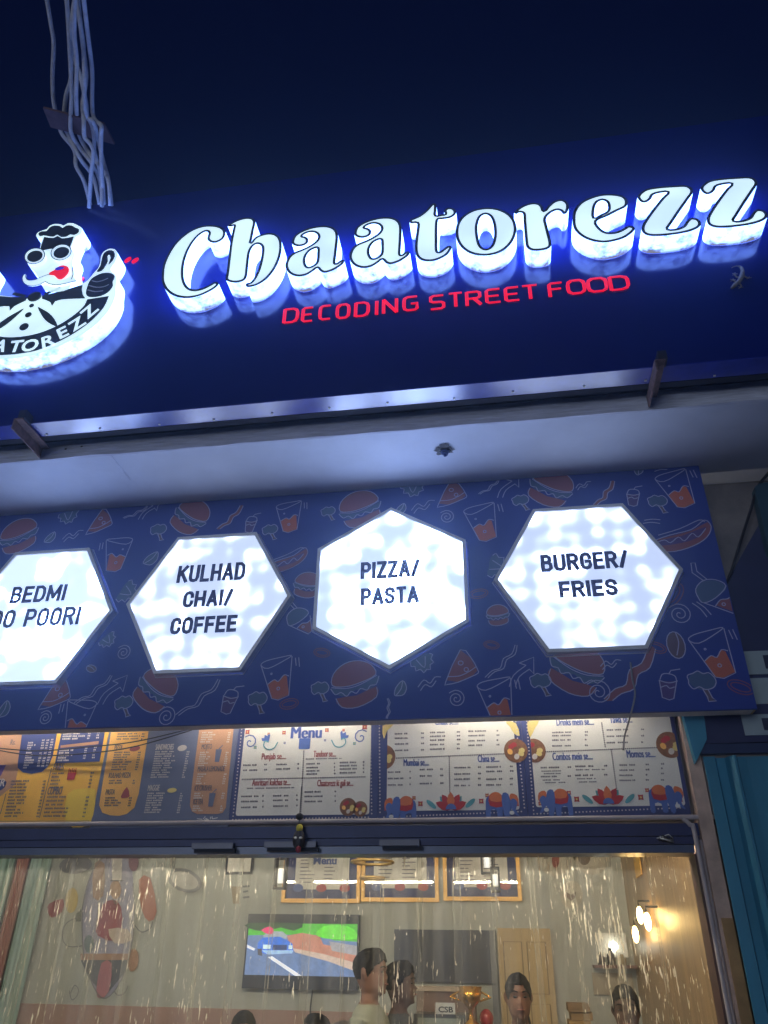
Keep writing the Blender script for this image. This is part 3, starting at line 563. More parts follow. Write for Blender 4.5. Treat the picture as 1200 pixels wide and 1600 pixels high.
ink = mat('pale_doodle_ink', lin(190, 190, 222), .6, var=0); inkw = mat('white_doodle_ink', lin(178, 176, 196), .6, var=0)
f_red = mat('doodle_brick_red', lin(152, 90, 104), .6, var=0); f_org = mat('doodle_orange', lin(204, 112, 90), .6, var=0)
f_grn = mat('doodle_green', lin(82, 108, 152), .6, var=0); f_pur = mat('doodle_purple', lin(92, 72, 140), .6, var=0); f_brn = mat('doodle_tan', lin(112, 94, 116), .6, var=0)
f_nvy = M_print
def doodle(kind):
    """flat print in a unit square: fills ('f', mat, points, layer) and strokes ('l', mat, points, closed)"""
    D = []
    f = lambda m_, p, l=0, s_=2: D.append(('f', m_, smooth(p, s_) if s_ else p, l))
    l = lambda p, c=False, s_=3, m_=ink: D.append(('l', m_, smooth(p, s_, c) if s_ else p, c))
    if kind == 'glass':
        f(f_org, [(-.2,-.12),(-.05,-.03),(.05,-.08),(.18,.06),(.25,.02),(.3,-.42),(.05,-.5),(-.1,-.46)], 0, 0)
        l([(-.38,.36),(-.2,.26),(.2,.42),(.36,.52),(.1,.5),(-.25,.45)], True); l([(-.38,.36),(-.1,-.47),(.05,-.52),(.3,-.44),(.37,.5)], False, 0)
        l([(-.2,-.12),(-.05,-.03),(.05,-.08),(.18,.06),(.3,.02)], False); l(ellipse(.05,-.25,.035,.035,0,8), True, 0); l(ellipse(-.12,.12,.02,.02,0,6), True, 0)
        l([(.45,.45),(.47,.25)], False, 0); l([(.53,.45),(.55,.22)], False, 0)
    elif kind == 'burger':
        f(f_red, [(-.46,.08),(-.4,.32),(-.15,.48),(.15,.48),(.38,.34),(.44,.12),(.1,.02),(-.2,0)]); f(f_grn, [(-.5,.02),(-.2,-.06),(.1,-.04),(.5,.08),(.42,-.08),(.2,-.16),(0,-.1),(-.2,-.2),(-.4,-.12)], 1)
        f(f_red, [(-.42,-.2),(0,-.22),(.42,-.12),(.38,-.34),(0,-.46),(-.32,-.4)])
        l([(-.46,.08),(-.4,.32),(-.15,.48),(.15,.48),(.38,.34),(.44,.12),(.1,.02),(-.2,0)], True)
        l([(-.5,.02),(-.42,-.12),(-.3,-.1),(-.2,-.2),(-.1,-.12),(0,-.18),(.1,-.1),(.22,-.16),(.3,-.08),(.42,-.08),(.5,.08)], False); l([(-.42,-.2),(-.32,-.4),(0,-.46),(.38,-.34),(.42,-.14)], False)
        l([(-.48,.04),(-.2,-.04),(.1,-.02),(.46,.1)], False)
    elif kind == 'pizza':
        f(f_red, [(-.4,-.4),(-.1,.5),(.2,.3),(.42,-.05),(.3,-.22),(-.05,-.42)], 0, 0); l([(-.4,-.45),(-.1,.5),(.2,.32),(.42,.0),(.45,-.12),(.3,-.22),(-.05,-.42),(-.35,-.52)], True, 2)
        l([(-.36,-.3),(-.05,-.25),(.2,-.1),(.38,.06)], False); l(ellipse(-.05,.12,.07,.06,0,9), True, 0); l(ellipse(.12,-.05,.06,.06,0,9), True, 0)
    elif kind == 'hotdog':
        f(f_red, [(-.5,-.12),(-.2,0),(.2,.12),(.5,.3),(.52,.1),(.3,-.15),(-.1,-.3),(-.45,-.3)]); f(f_pur, [(-.46,-.1),(0,0),(.46,.2),(.3,-.02),(0,-.14),(-.4,-.2)], 1)
        l([(-.5,-.12),(-.2,.02),(.2,.14),(.45,.34),(.55,.2),(.45,-.02),(.2,-.2),(-.15,-.32),(-.48,-.3)], True); l([(-.48,-.15),(-.3,-.08),(-.2,-.14),(-.05,-.02),(.05,-.1),(.2,.06),(.3,-.02),(.45,.16)], False)
        l([(-.4,.02),(0,.16),(.35,.34),(.45,.3)], False)
    elif kind == 'broccoli':
        f(f_grn, [(-.4,.1),(-.3,.36),(-.08,.44),(.2,.42),(.38,.22),(.32,0),(.1,-.12),(-.2,-.1)]); f(f_brn, [(.02,-.1),(.18,-.1),(.32,-.36),(.42,-.42),(.2,-.46)], 0, 0)
        l([(-.4,.1),(-.44,.26),(-.28,.36),(-.14,.46),(.02,.4),(.18,.46),(.34,.34),(.4,.18),(.32,0),(.1,-.1),(-.08,-.04),(-.24,-.14),(-.38,-.02)], True); l([(.02,-.1),(.16,-.32),(.2,-.46),(.42,-.4),(.3,-.32),(.18,-.1)], False, 0)
    elif kind == 'squiggle': l([(-.35,-.5),(-.2,-.3),(-.02,-.2),(.02,.05),(.2,.2),(.25,.45)], False); l([(-.28,-.5),(-.14,-.32),(.06,-.2),(.1,.03),(.28,.2),(.3,.45)], False)
    elif kind == 'strip': f(f_red, [(-.35,-.5),(-.2,-.3),(-.05,-.2),(-.02,.05),(.15,.2),(.22,.48),(.34,.48),(.28,.15),(.12,.0),(.08,-.24),(-.1,-.36),(-.22,-.5)]); l([(-.35,-.5),(-.2,-.3),(-.05,-.2),(-.02,.05),(.15,.2),(.22,.48)], False); l([(-.22,-.5),(-.1,-.36),(.08,-.24),(.12,.0),(.28,.15),(.34,.48)], False)
    elif kind == 'arrow': l([(-.4,-.45),(-.25,-.1),(.15,.2)], False); l([(-.22,-.45),(-.08,-.15),(.25,.08)], False); l([(-.05,.28),(.4,.45),(.36,-.08),(.24,.07)], False, 0); l([(-.05,.28),(.15,.2)], False, 0)
    elif kind == 'swirl': l([(.04*t**.9*math.cos(t*.75)*.75, .04*t**.9*math.sin(t*.75)*.75) for t in range(1, 21)], False, 2)
    elif kind == 'leaf': f(f_grn, [(-.3,-.4),(-.3,0),(0,.45),(.28,.1),(.2,-.3)]); l([(-.3,-.4),(-.3,0),(0,.45),(.28,.1),(.2,-.3),(-.1,-.42)], True); l([(-.2,-.4),(0,0),(0,.4)], False)
    elif kind == 'lettuce': f(f_grn, [(-.45,.2),(-.3,-.2),(0,-.42),(.3,-.25),(.48,.2),(.2,.3),(-.1,.25)]); l([(-.45,.2),(-.5,0),(-.35,-.05),(-.38,-.25),(-.18,-.25),(-.1,-.45),(.06,-.35),(.2,-.42),(.26,-.22),(.44,-.18),(.38,0),(.52,.15),(.4,.25)], False, 2); l([(-.2,.2),(0,-.25),(.2,.2)], False)
    elif kind == 'cup': f(f_pur, [(-.28,.1),(.22,.14),(.12,-.46),(-.2,-.5)], 0, 0); l([(-.3,.12),(-.22,-.46),(0,-.52),(.14,-.46),(.25,.15)], False, 0); l([(-.32,.12),(0,.06),(.28,.16)], False); l([(-.28,.14),(-.2,.34),(0,.38),(.2,.32),(.25,.16)], False); l([(0,.36),(.08,.5),(.38,.58)], False, 0); l([(-.26,-.12),(-.08,-.04),(.02,-.12),(.18,-.06)], False)
    elif kind == 'drink':
        f(f_grn, [(-.42,.1),(-.4,-.15),(-.3,-.28),(.2,-.02),(.3,.14),(.1,.3),(-.2,.3)], 0); f(f_red, [(-.05,-.35),(.1,-.22),(.28,-.2),(.4,-.1),(.44,-.5),(.36,-.56)], 0, 0)
        l([(-.42,.1),(-.4,-.15),(-.3,-.28),(.0,-.16),(.3,.14),(.1,.32),(-.2,.32)], True); l([(-.3,-.28),(.34,-.6),(.46,-.5),(.36,.05)], False, 0); l([(-.05,-.38),(.1,-.22),(.28,-.2),(.42,-.06)], False)
        l([(-.18,.3),(-.42,.55),(-.4,.82),(-.3,.82),(-.3,.58),(-.1,.34)], False, 0); l(ellipse(.15,-.34,.04,.04,0,8), True, 0)
    elif kind == 'ring': l(ellipse(0, 0, .48, .26, -12, 20), True, 0, f_red); l(ellipse(0, 0, .36, .15, -12, 20), True, 0, f_red)
    elif kind == 'seed': f(f_brn, ellipse(0, 0, .3, .5, 10, 12), 0, 0); l(ellipse(0, 0, .32, .52, 10, 16), True, 0); l([(.0,.48),(.1,.1),(.02,-.4)], False)
    elif kind == 'motion': l([(-.3,.4),(.0,.1),(.2,-.3)], False); l([(-.1,.45),(.2,.15),(.4,-.2)], False)
    elif kind == 'wave': l([(-.5,-.2),(-.25,.1),(0,-.05),(.2,.2),(.45,.2)], False); l([(-.4,-.35),(-.2,-.1),(.05,-.2),(.25,.05)], False)
    return D
NAMES = dict(glass='drink_glass_print', burger='burger_print', pizza='pizza_slice_print', hotdog='hot_dog_print', broccoli='broccoli_print', squiggle='squiggle_print', strip='red_strip_print', arrow='arrow_print', swirl='swirl_print', leaf='leaf_print', lettuce='lettuce_print', cup='cup_print', drink='slanted_drink_print', ring='onion_ring_print', seed='seed_print', motion='motion_mark_print', wave='wave_print')
DSPOT = [ # kind, px, py, size (m), turn, mirror
 ('burger',30,838,.25,15,0),('lettuce',107,806,.13,10,0),('pizza',158,815,.17,-5,0),('squiggle',213,800,.14,-30,0),('arrow',233,797,.14,0,0),('broccoli',247,832,.12,-5,0),('burger',297,808,.24,-28,1),('strip',360,808,.17,-10,0),('cup',393,818,.12,-5,0),('glass',450,808,.2,0,0),('wave',240,838,.0,0,0),
 ('glass',185,866,.22,8,1),('leaf',80,840,.09,-20,0),('wave',115,836,.13,0,0),('leaf',238,873,.11,-30,0),('lettuce',198,925,.14,60,0),('broccoli',422,832,.11,0,0),('hotdog',447,876,.22,0,0),('lettuce',775,885,.14,70,0),
 ('broccoli',513,803,.1,0,0),('burger',563,796,.25,12,0),('lettuce',645,762,.14,0,0),('leaf',628,795,.08,-20,0),('wave',662,790,.14,0,0),('pizza',707,771,.18,-8,0),('squiggle',765,760,.13,-20,0),('arrow',794,760,.16,0,0),('swirl',698,808,.1,0,0),('glass',752,817,.23,4,0),('broccoli',814,786,.11,0,0),
 ('burger',860,763,.25,-24,1),('leaf',997,733,.08,20,0),('wave',912,758,.09,0,0),('strip',944,770,.16,-8,0),('cup',990,776,.12,-8,0),('glass',1056,765,.23,6,0),('broccoli',1028,788,.12,-8,0),('motion',1034,735,.08,60,0),('motion',1020,818,.1,50,0),('hotdog',1064,838,.28,-4,0),
 ('drink',1116,925,.2,0,0),('swirl',1062,960,.13,0,0),('motion',1095,955,.11,0,0),('seed',1056,1008,.13,-8,0),('glass',1114,1022,.235,6,0),('cup',1045,1070,.14,-8,0),('broccoli',1097,1072,.15,-12,0),('ring',1157,1074,.12,-10,0),
 ('ring',1025,1012,.1,-10,0),('ring',1050,930,.16,60,0),('burger',900,1046,.27,-22,1),('strip',985,1052,.3,-14,0),('swirl',935,1082,.14,0,0),('broccoli',845,1070,.12,-6,0),('arrow',815,1050,.16,0,0),('squiggle',785,1032,.2,-12,0),('glass',775,1096,.22,2,0),('wave',955,1037,.1,-8,0),
 ('burger',555,1070,.25,10,0),('broccoli',500,1081,.11,-4,0),('glass',432,1060,.22,4,0),('leaf',627,1076,.09,-10,0),('wave',672,1066,.12,0,0),('pizza',722,1043,.18,-8,0),('swirl',713,1092,.1,0,0),('lettuce',660,1035,.12,20,0),('ring',503,1020,.09,0,0),('ring',748,928,.1,20,0),('burger',480,915,.16,-5,1),('drink',468,965,.16,0,0),('burger',778,962,.12,0,0),('ring',768,1008,.08,0,0),('squiggle',605,1108,.1,30,0),
 ('broccoli',402,1098,.12,-6,0),('ring',452,1100,.1,20,0),('cup',360,1094,.14,-10,0),('squiggle',312,1088,.24,-16,0),('burger',243,1078,.24,-28,1),('swirl',260,1120,.12,0,0),('broccoli',193,1104,.12,0,0),('arrow',176,1078,.17,0,0),('squiggle',148,1076,.2,-18,0),('pizza',90,1083,.18,-8,0),('swirl',71,1122,.09,0,0),('glass',124,1126,.22,4,1),('leaf',8,1108,.1,0,0),('swirl',193,1020,.1,0,0),('lettuce',168,1000,.1,40,0),('seed',143,1045,.06,60,0),
 ('wave',470,1000,.0,0,0),('swirl',820,1000,.0,0,0)]
_dm = {}
for kind, px, py, size, turn, mi in DSPOT:
    if size <= 0: continue
    if (kind, size) not in _dm:
        b = MB(); lw = .0048/size
        for it in doodle(kind):
            if it[0] == 'f': b.poly(it[2], -.0007-.0006*it[3], it[1])
            else: b.line(it[2], lw, -.0025, it[1], it[3])
        me = bpy.data.meshes.new(NAMES[kind]); me.from_pydata([(v[0], v[1]/size, v[2]) for v in b.v], [], b.f)
        for m_ in b.m: me.materials.append(m_)
        for p, k in zip(me.polygons, b.mi): p.material_index = k
        _dm[(kind, size)] = me
    o = bpy.data.objects.new(NAMES[kind], _dm[(kind, size)]); COL.objects.link(o); o.parent = board
    c = atY(px, py, 0); o.location = Vector((c.x, 0, c.z))-board.location
    o.scale = (-size if mi else size, size, size); o.rotation_euler = (0, R(-turn), 0)
    mw = Matrix.LocRotScale(Vector((c.x, 0, c.z)), o.rotation_euler, o.scale)
    wz = [(mw @ v.co) for v in o.data.vertices]
    if min(w.z for w in wz) < Z_P0+.004 or max(w.z for w in wz) > Z_P1-.004 or max(w.x for w in wz) > PX1-.006:
        bm = bmesh.new(); bm.from_mesh(o.data); iv = mw.inverted()
        for co, no in ((Vector((0, 0, Z_P0+.003)), Vector((0, 0, -1))), (Vector((0, 0, Z_P1-.003)), Vector((0, 0, 1))), (Vector((PX1-.005, 0, 0)), Vector((1, 0, 0)))):
            bmesh.ops.bisect_plane(bm, geom=bm.verts[:]+bm.edges[:]+bm.faces[:], plane_co=iv @ co, plane_no=(mw.transposed().to_3x3() @ no).normalized(), clear_outer=True)
        me = o.data.copy(); bm.to_mesh(me); bm.free(); o.data = me

# ------------------------------------------------------------------ hexagon light boxes
YH = -.045
def hexbox(cx, cz, r, off, mglow, label, lines):
    k = (YH+3.6)/3.6; cx, cz, r = cx*k, 1.6+cz*k, r*k
    P = lambda q: [(cx+q*math.cos(R(off-60*i)), cz+q*math.sin(R(off-60*i))) for i in range(6)]
    root = empty('hexagon_light_box', (cx, YH, cz-r), label, 'light box', 'hexagon light boxes on the printed board')
    b = MB(); o, i_ = P(r), P(r-.021)
    vs = [(x, YH, z) for x, z in o]+[(x, YH, z) for x, z in i_]+[(x, -.0035, z) for x, z in o]+[(x, YH+.012, z) for x, z in i_]
    fs = []
    for a in range(6):
        c = (a+1) % 6; fs += [(a, a+6, c+6, c), (a, c, c+12, a+12), (a+6, a+18, c+18, c+6)]
    b.add(vs, fs, M_frame); b.build('frame', root)
    b = MB(); o2, o3 = P(r+.011), P(r+.006)
    b.add([(x, -.003, z) for x, z in o2]+[(x, -.003, z) for x, z in P(r+.003)]+[(x, -.012, z) for x, z in o3], [f for a in range(6) for f in ((a, a+12, (a+1) % 6+12, (a+1) % 6), (a+12, a+6, (a+1) % 6+6, (a+1) % 6+12))], M_frame)
    b.build('foot_flange', root)
    b = MB(); b.poly(P(r-.0215), YH+.0085, mglow); b.build('lit_face', root)
    for s, xa, xb, yb, yt in lines:
        Yt = YH+.006; p, q, t = atY(xa, yb[0], Yt), atY(xb, yb[1], Yt), atY((xa+xb)/2, yt, Yt)
        zb_ = (p.z+q.z)/2
        stroke_text(root, s, p.x, q.x, zb_, t.z-zb_, Yt, M_navyink, .0205)
b0 = (-2.592, 1.672)
hexbox(*b0, .4745, 120, M_hex[0], 'lit hexagon box lettered BEDMI ALOO POORI, flat edge on top', [('BEDMI', 14, 100, (942, 940), 915), ('ALOO POORI', -57, 122, (984, 977), 952)])
hexbox(-1.572, 1.704, .4745, 120, M_hex[1], 'lit hexagon box lettered KULHAD CHAI COFFEE', [('KULHAD', 275, 382, (911, 906), 881), ('CHAI/', 284, 362, (950, 946), 922), ('COFFEE', 264, 369, (992, 987), 963)])
hexbox(-.556, 1.744, .4745, 90, M_hex[2], 'lit hexagon box lettered PIZZA PASTA, standing on its point', [('PIZZA/', 563, 656, (904, 902), 876), ('PASTA', 563, 655, (946, 942), 917)])
hexbox(.466, 1.734, .4745, 120, M_hex[3], 'lit hexagon box lettered BURGER FRIES', [('BURGER/', 846, 984, (893, 888), 863), ('FRIES', 875, 967, (935, 930), 906)])
# loose flex below the burger box
P = [atY(985, 1035, -.012), atY(988, 1060, -.03), atY(992, 1085, -.045), atY(985, 1118, -.03), atY(976, 1150, .2), atY(974, 1172, .225)]
b = MB(); b.tube(smooth([tuple(p) for p in P], 5, False), .0042, mat('grey_flex', lin(150, 148, 150), .5), 6)
o = b.build('loose_flex', smooth=True); tag(o, 'loose grey flex dangling under the burger and fries hexagon', 'wire')
P = [atY(-12, 1168, .2), atY(60, 1173, .215), atY(150, 1166, .205), atY(215, 1158, .2), atY(300, 1138, .16)]
for dz, lab in ((0, 'upper'), (.02, 'lower')):
    b = MB(); b.tube(smooth([(p.x, p.y+dz*.1, p.z-dz*(.4+1.2*math.sin(math.pi*i/4))) for i, p in enumerate(P)], 6, False), .003, M_black, 6)
    o = b.build('black_wire', smooth=True); tag(o, '%s of two thin black wires sagging across the yellow menu posters' % lab, 'wire')

# ------------------------------------------------------------------ menu posters over the door
M_cream = mat('cream_paper', lin(232, 230, 222), .6, var=.05, scale=3); M_pnavy = mat('navy_poster', lin(58, 68, 120), .5, var=.08); M_pyel = mat('yellow_poster', lin(255, 194, 78), .55, var=.06)
M_porg = mat('orange_poster', lin(250, 190, 100), .55, var=.06); M_ptan = mat('tan_poster', lin(196, 150, 118), .55, var=.06); M_pslate = mat('slate_poster', lin(104, 112, 140), .5, var=.08)
M_pblue = mat('deep_blue_poster', lin(44, 58, 118), .5, var=.08); M_ybright = mat('bright_yellow_print', lin(255, 214, 82), .55, var=.03)
M_ink = mat('dark_print_ink', lin(108, 102, 112), .6, var=0); M_inkred = mat('red_print_ink', lin(170, 84, 84), .6, var=0); M_inkblue = mat('blue_print_ink', lin(70, 90, 160), .6, var=0); M_inkpale = mat('pale_print_ink', lin(214, 206, 200), .6, var=0)
M_brown = mat('brown_print', lin(140, 98, 72), .6, var=.3, scale=60); M_pgold = mat('pale_gold_print', lin(226, 206, 130), .6, var=0)
M_elb = mat('elephant_blue_print', lin(84, 110, 178), .6, var=0); M_elo = mat('elephant_orange_print', lin(216, 120, 76), .6, var=0); M_elr = mat('elephant_red_print', lin(180, 58, 66), .6, var=0); M_tealp = mat('teal_print', lin(92, 160, 170), .6, var=0)
YM = Y_MENU
px = lambda pts, Y=YM: [xz(x, y, Y) for x, y in pts]
rngm = random.Random(11)
def micro(mb, xa, ya, xb, h=.0075, m_=M_ink, lay=.003, slope=-.02):
    """one line of small print as word-sized marks"""
    p = xz(xa, ya, YM); q = xz(xb, ya+slope*(xb-xa), YM); x = p[0]; z = (p[1]+q[1])/2
    while x < q[0]-.008:
        w = min(rngm.uniform(.022, .06), q[0]-x); cx = x
        while cx < x+w-.003:
            k = rngm.uniform(.0045, .008); mb.add([(cx, YM-lay, z), (cx+k, YM-lay, z), (cx+k, YM-lay, z+h*rngm.uniform(.75, 1.15)), (cx, YM-lay, z+h)], [(0,1,2,3)], m_); cx += k+.002
        x += w+.009
def title(mb, s, xa, ya, xb, h, m_, bold=.012, slope=-.02, shear=0):
    p = xz(xa, ya, YM); q = xz(xb, ya+slope*(xb-xa), YM); 
    for k_ in (-1, 0, 1) if bold > .02 else (-.5, .5): put_text(mb, s, p[0]+k_*h*.055, q[0]+k_*h*.055, (p[1]+q[1])/2, h, YM-.0032-.0002*k_, m_, 0, shear)
def elephant(parent, cx, cy, s, flip):
    mb = MB()
    c = xz(cx, cy, YM); k = lambda L: [(c[0]+(-x if flip else x)*s, c[1]+y*s) for x, y in L]
    mb.poly(smooth(k([(-.5,-.1),(-.45,.2),(-.2,.32),(.2,.34),(.45,.25),(.5,0),(.5,-.5),(.34,-.5),(.32,-.2),(.1,-.22),(.08,-.5),(-.1,-.5),(-.12,-.2),(-.3,-.25)]), 2), YM-.004, M_elb)
    mb.poly(smooth(k([(-.12,-.08),(-.1,.34),(.12,.42),(.36,.32),(.34,-.05)]), 2), YM-.005, M_elr); mb.poly(smooth(k([(-.1,.1),(-.08,.36),(.12,.44),(.34,.34),(.3,.12)]), 2), YM-.0056, M_elo)
    mb.poly(smooth(k([(-.36,.36),(-.16,.4),(-.1,.1),(-.2,-.5),(-.36,-.5),(-.42,0)]), 2), YM-.0062, M_elb); mb.poly(smooth(k([(-.72,.05),(-.68,.3),(-.46,.38),(-.4,.2),(-.6,-.05)]), 2), YM-.0048, M_elo)
    mb.poly(smooth(k([(-.68,.05),(-.55,.2),(-.42,.1),(-.5,-.3),(-.72,-.42),(-.6,-.2)]), 2), YM-.0056, M_elb); mb.poly(ellipse(*k([(-.45,-.3)])[0], .09*s, .07*s), YM-.0064, M_white)
    mb.build('elephant_print', parent)
def lotus(parent, cx, cy, s):
    mb = MB()
    c = xz(cx, cy, YM); k = lambda L: [(c[0]+x*s, c[1]+y*s) for x, y in L]
    for a, m_, l_ in ((-.72, M_tealp, .004), (.72, M_tealp, .004), (-1.15, M_elr, .005), (1.15, M_elr, .005), (-.55, M_elr, .0054), (.55, M_elr, .0054), (0, M_elo, .006)):
        L = [(x*math.cos(a)+y*math.sin(a), -x*math.sin(a)+y*math.cos(a)) for x, y in smooth([(0,0),(.15,.3),(0,.62),(-.15,.3)], 2)]
        mb.poly(k(L), YM-l_, m_)
    mb.poly(k([(.2*math.cos(a), .2*math.sin(a)) for a in (math.pi*i/10 for i in range(11))]), YM-.0066, M_elb)
    mb.build('lotus_print', parent)
def swirl(parent, cx, cy, s, m_, flip=1):
    mb = MB()
    c = xz(cx, cy, YM)
    mb.line([(c[0]+flip*.035*s*(t/12)*math.cos(t*.62), c[1]+.035*s*(t/12)*math.sin(t*.62)) for t in range(1, 15)], .006, YM-.0035, m_)
    mb.build('swirl_print', parent)
def sprig(parent, cx, cy, flip):
    mb = MB()
    c = xz(cx, cy, YM); k = lambda L: [(c[0]+flip*x*.62, c[1]+y*.62) for x, y in L]
    for a in (.5, 1.0, 1.5): mb.poly(k([(.0,.0),(.05*math.cos(a)-.012, .05*math.sin(a)+.01),(.075*math.cos(a), .075*math.sin(a)),(.05*math.cos(a)+.014, .05*math.sin(a)-.01)]), YM-.0035-.0003*a, M_elb)
    mb.line(smooth(k([(-.08,-.0),(-.05,-.05),(.0,-.06),(.04,-.03),(.03,.01),(.0,0)]), 3, False), .006, YM-.004, M_tealp)
    mb.build('sprig_print', parent)
def flower(parent, cx, cy, r, m_):
    mb = MB()
    c = xz(cx, cy, YM); mb.poly([(c[0]+r*(1 if i % 2 else .6)*math.cos(math.pi*i/4), c[1]+r*(1 if i % 2 else .6)*math.sin(math.pi*i/4)) for i in range(8)], YM-.0036, m_)
    mb.poly(ellipse(*c, r*.3, r*.3, 0, 8), YM-.0042, M_pgold)
    mb.build('flower_print', parent)
def plate(parent, cx, cy, r, x0=None, x1=None):
    mb = MB()
    c = xz(cx, cy, YM)
    cl = lambda L: [(max(x0, min(x1, p[0])) if x0 is not None else p[0], p[1]) for p in L]
    mb.poly(cl(ellipse(*c, r, r, 0, 26)), YM-.0036, M_brown)
    for i in range(7):
        a = i*2.4; mb.poly(cl(ellipse(c[0]+r*.5*math.cos(a), c[1]+r*.5*math.sin(a), r*.26, r*.22, i*30, 10)), YM-.0042-.0002*i, [M_pgold, M_elr, M_inkpale, M_brown, M_porg][i % 5])
    mb.build('food_bowl_print', parent)
def dots(mb, a, b_, step=.016, m_=M_inkpale):
    p, q = xz(*a, YM), xz(*b_, YM); n_ = int((Vector(q)-Vector(p)).length/step)
    for i in range(n_):
        t = i/n_; x, z = p[0]+(q[0]-p[0])*t, p[1]+(q[1]-p[1])*t
        mb.add([(x-.003, YM-.0035, z-.003), (x+.003, YM-.0035, z-.003), (x+.003, YM-.0035, z+.003), (x-.003, YM-.0035, z+.003)], [(0,1,2,3)], m_)
def sheet(name, x0, x1, z0, z1, m_, label, group=None):
    root = empty(name, ((x0+x1)/2, YM, z0), label, 'menu', group)
    b = MB(); b.box((x0, YM, z0), (x1, YM+.02, z1), m_); b.build('backing', root)
    return root
ZT = 2.93
def rect(mb, x0, x1, z0, z1, m_, lay=.0015, r=.012):
    pts = []
    for cx, cz, a0 in ((x1-r, z0+r, -90), (x1-r, z1-r, 0), (x0+r, z1-r, 90), (x0+r, z0+r, 180)):
        pts += [(cx+r*math.cos(R(a0+a)), cz+r*math.sin(R(a0+a))) for a in (0, 30, 60, 90)]
    mb.poly(pts, YM-lay, m_)
# wide poster "Menu"
def wide(x0, x1, label, cream=True):
    return sheet('menu_poster', x0, x1, 2.19, ZT, M_pnavy, label, 'menu posters over the door')
xa, xb = xz(358, 1276, YM)[0], xz(590, 1273, YM)[0]
pm = wide(xa, xb, 'cream poster headed Menu with blue sprigs and two brown bowls')
b = MB(); x0, x1 = xz(368, 1276, YM)[0], xz(577, 1273, YM)[0]; rect(b, x0, x1, 2.226, ZT-.06, M_cream); b.build('paper', pm)
b = MB(); title(b, 'Menu', 455, 1154, 502, .062, M_inkblue, .03)
for s, a_, y_, e_, c_ in (('Punjab se....', 409, 1187, 447, M_inkred), ('Tandoor se....', 490, 1183, 525, M_inkred), ('Amritsari kulchas te....', 394, 1228, 454, M_inkred), ('Chaatorezz ki gali se....', 496, 1229, 552, M_inkred)): title(b, s, a_, y_, e_, .032, c_)
for xs, ys in (((380,401,413,417),(1197,1205)), ((432,453,465,468),(1196,1203)), ((479,500,522,525),(1195,1201,1206,1211)), ((531,557,567,570),(1193,1198,1203,1209)), ((377,403,410,413),(1246,1254,1263)), ((427,450,463,466),(1245,1252,1261)), ((476,504,523,526),(1239,1246,1254))):
    for y in ys: micro(b, xs[0], y, xs[1]); micro(b, xs[2], y-1, xs[3])
micro(b, 478, 1187, 535, .005); micro(b, 386, 1233, 460, .005)
b.build('lettering', pm)['kind'] = 'stuff'
b = MB(); swirl(pm, 391, 1160, 1, M_elb); swirl(pm, 564, 1152, 1, M_elb, -1); sprig(pm, 420, 1160, -1); sprig(pm, 533, 1156, 1)
for x, y, r, m_ in ((387,1144,.016,M_elr),(444,1145,.014,M_elr),(511,1141,.014,M_elr),(570,1136,.018,M_elr),(399,1168,.011,M_tealp),(554,1162,.01,M_tealp),(445,1161,.008,M_elb),(508,1157,.008,M_elb),(420,1147,.009,M_elr),(537,1141,.009,M_elr)): flower(pm, x, y, r, m_)
c = xz(476, 1163, YM); rect(b, c[0]-.03, c[0]+.03, c[1]-.025, c[1]+.03, M_elb, .0034, .006)
plate(pm, 544, 1261, .042); plate(pm, 563, 1264, .036)
dots(b, (475,1174), (470,1274), .009, M_ink); dots(b, (379,1218), (573,1214), .009, M_ink); b.build('dotted_rule', pm)['kind'] = 'stuff'
b = MB(); dots(b, (364,1281), (581,1277)); dots(b, (378,1140), (364,1281)); dots(b, (579,1134), (581,1277)); b.build('stitched_border', pm)['kind'] = 'stuff'
# chaat poster
xa2, xb2 = xb+.002, xz(824, 1262, YM)[0]
pc = wide(xa2, xb2, 'cream poster headed Mumbai and China with two blue elephants and a red lotus')
b = MB(); x0, x1 = xz(604, 1270, YM)[0], xz(812, 1265, YM)[0]; rect(b, x0, x1, 2.24, ZT-.05, M_cream); b.build('paper', pc)
b = MB(); title(b, 'Chaat se....', 680, 1133, 716, .034, M_inkblue)
title(b, 'Mumbai se....', 631, 1197, 670, .034, M_inkblue); title(b, 'China se....', 747, 1191, 780, .034, M_inkblue)
for xs, ys in (((617,638,658,662),(1148,1155,1164,1174)), ((672,695,714,718),(1146,1152,1158,1165,1172)), ((732,758,776,780),(1144,1151,1159,1166)), ((606,630,640,643),(1208,1218,1228)), ((656,676,688,692),(1204,1214,1226)), ((710,735,747,751),(1201,1211,1219,1229)), ((760,784,797,801),(1200,1207,1219,1228))):
    for y in ys: micro(b, xs[0], y, xs[1]); micro(b, xs[2], y-1, xs[3])
b.build('lettering', pc)['kind'] = 'stuff'
b = MB(); elephant(pc, 630, 1263, .128, False); elephant(pc, 780, 1257, .128, True); lotus(pc, 705, 1265, .13)
for x, y, r, m_ in ((603,1264,.012,M_elr),(647,1247,.012,M_elr),(637,1247,.008,M_elb),(657,1256,.016,M_elr),(761,1243,.012,M_elr),(771,1242,.008,M_elb),(752,1252,.016,M_elr),(808,1257,.012,M_elr)): flower(pc, x, y, r, m_)
for x, y, a in ((674,1257,-40),(735,1255,40)): c = xz(x, y, YM); b.poly(ellipse(*c, .03, .011, a, 12), YM-.0036, M_tealp)
plate(pc, 599, 1183, .062, x0, 9); plate(pc, 806, 1173, .058, -9, 9)
b.poly(smooth(px([(790,1128),(806,1130),(812,1150),(803,1146),(797,1136)]), 2), YM-.003, M_pgold); b.poly(smooth(px([(598,1134),(615,1132),(605,1142),(600,1155)]), 2), YM-.003, M_pgold)
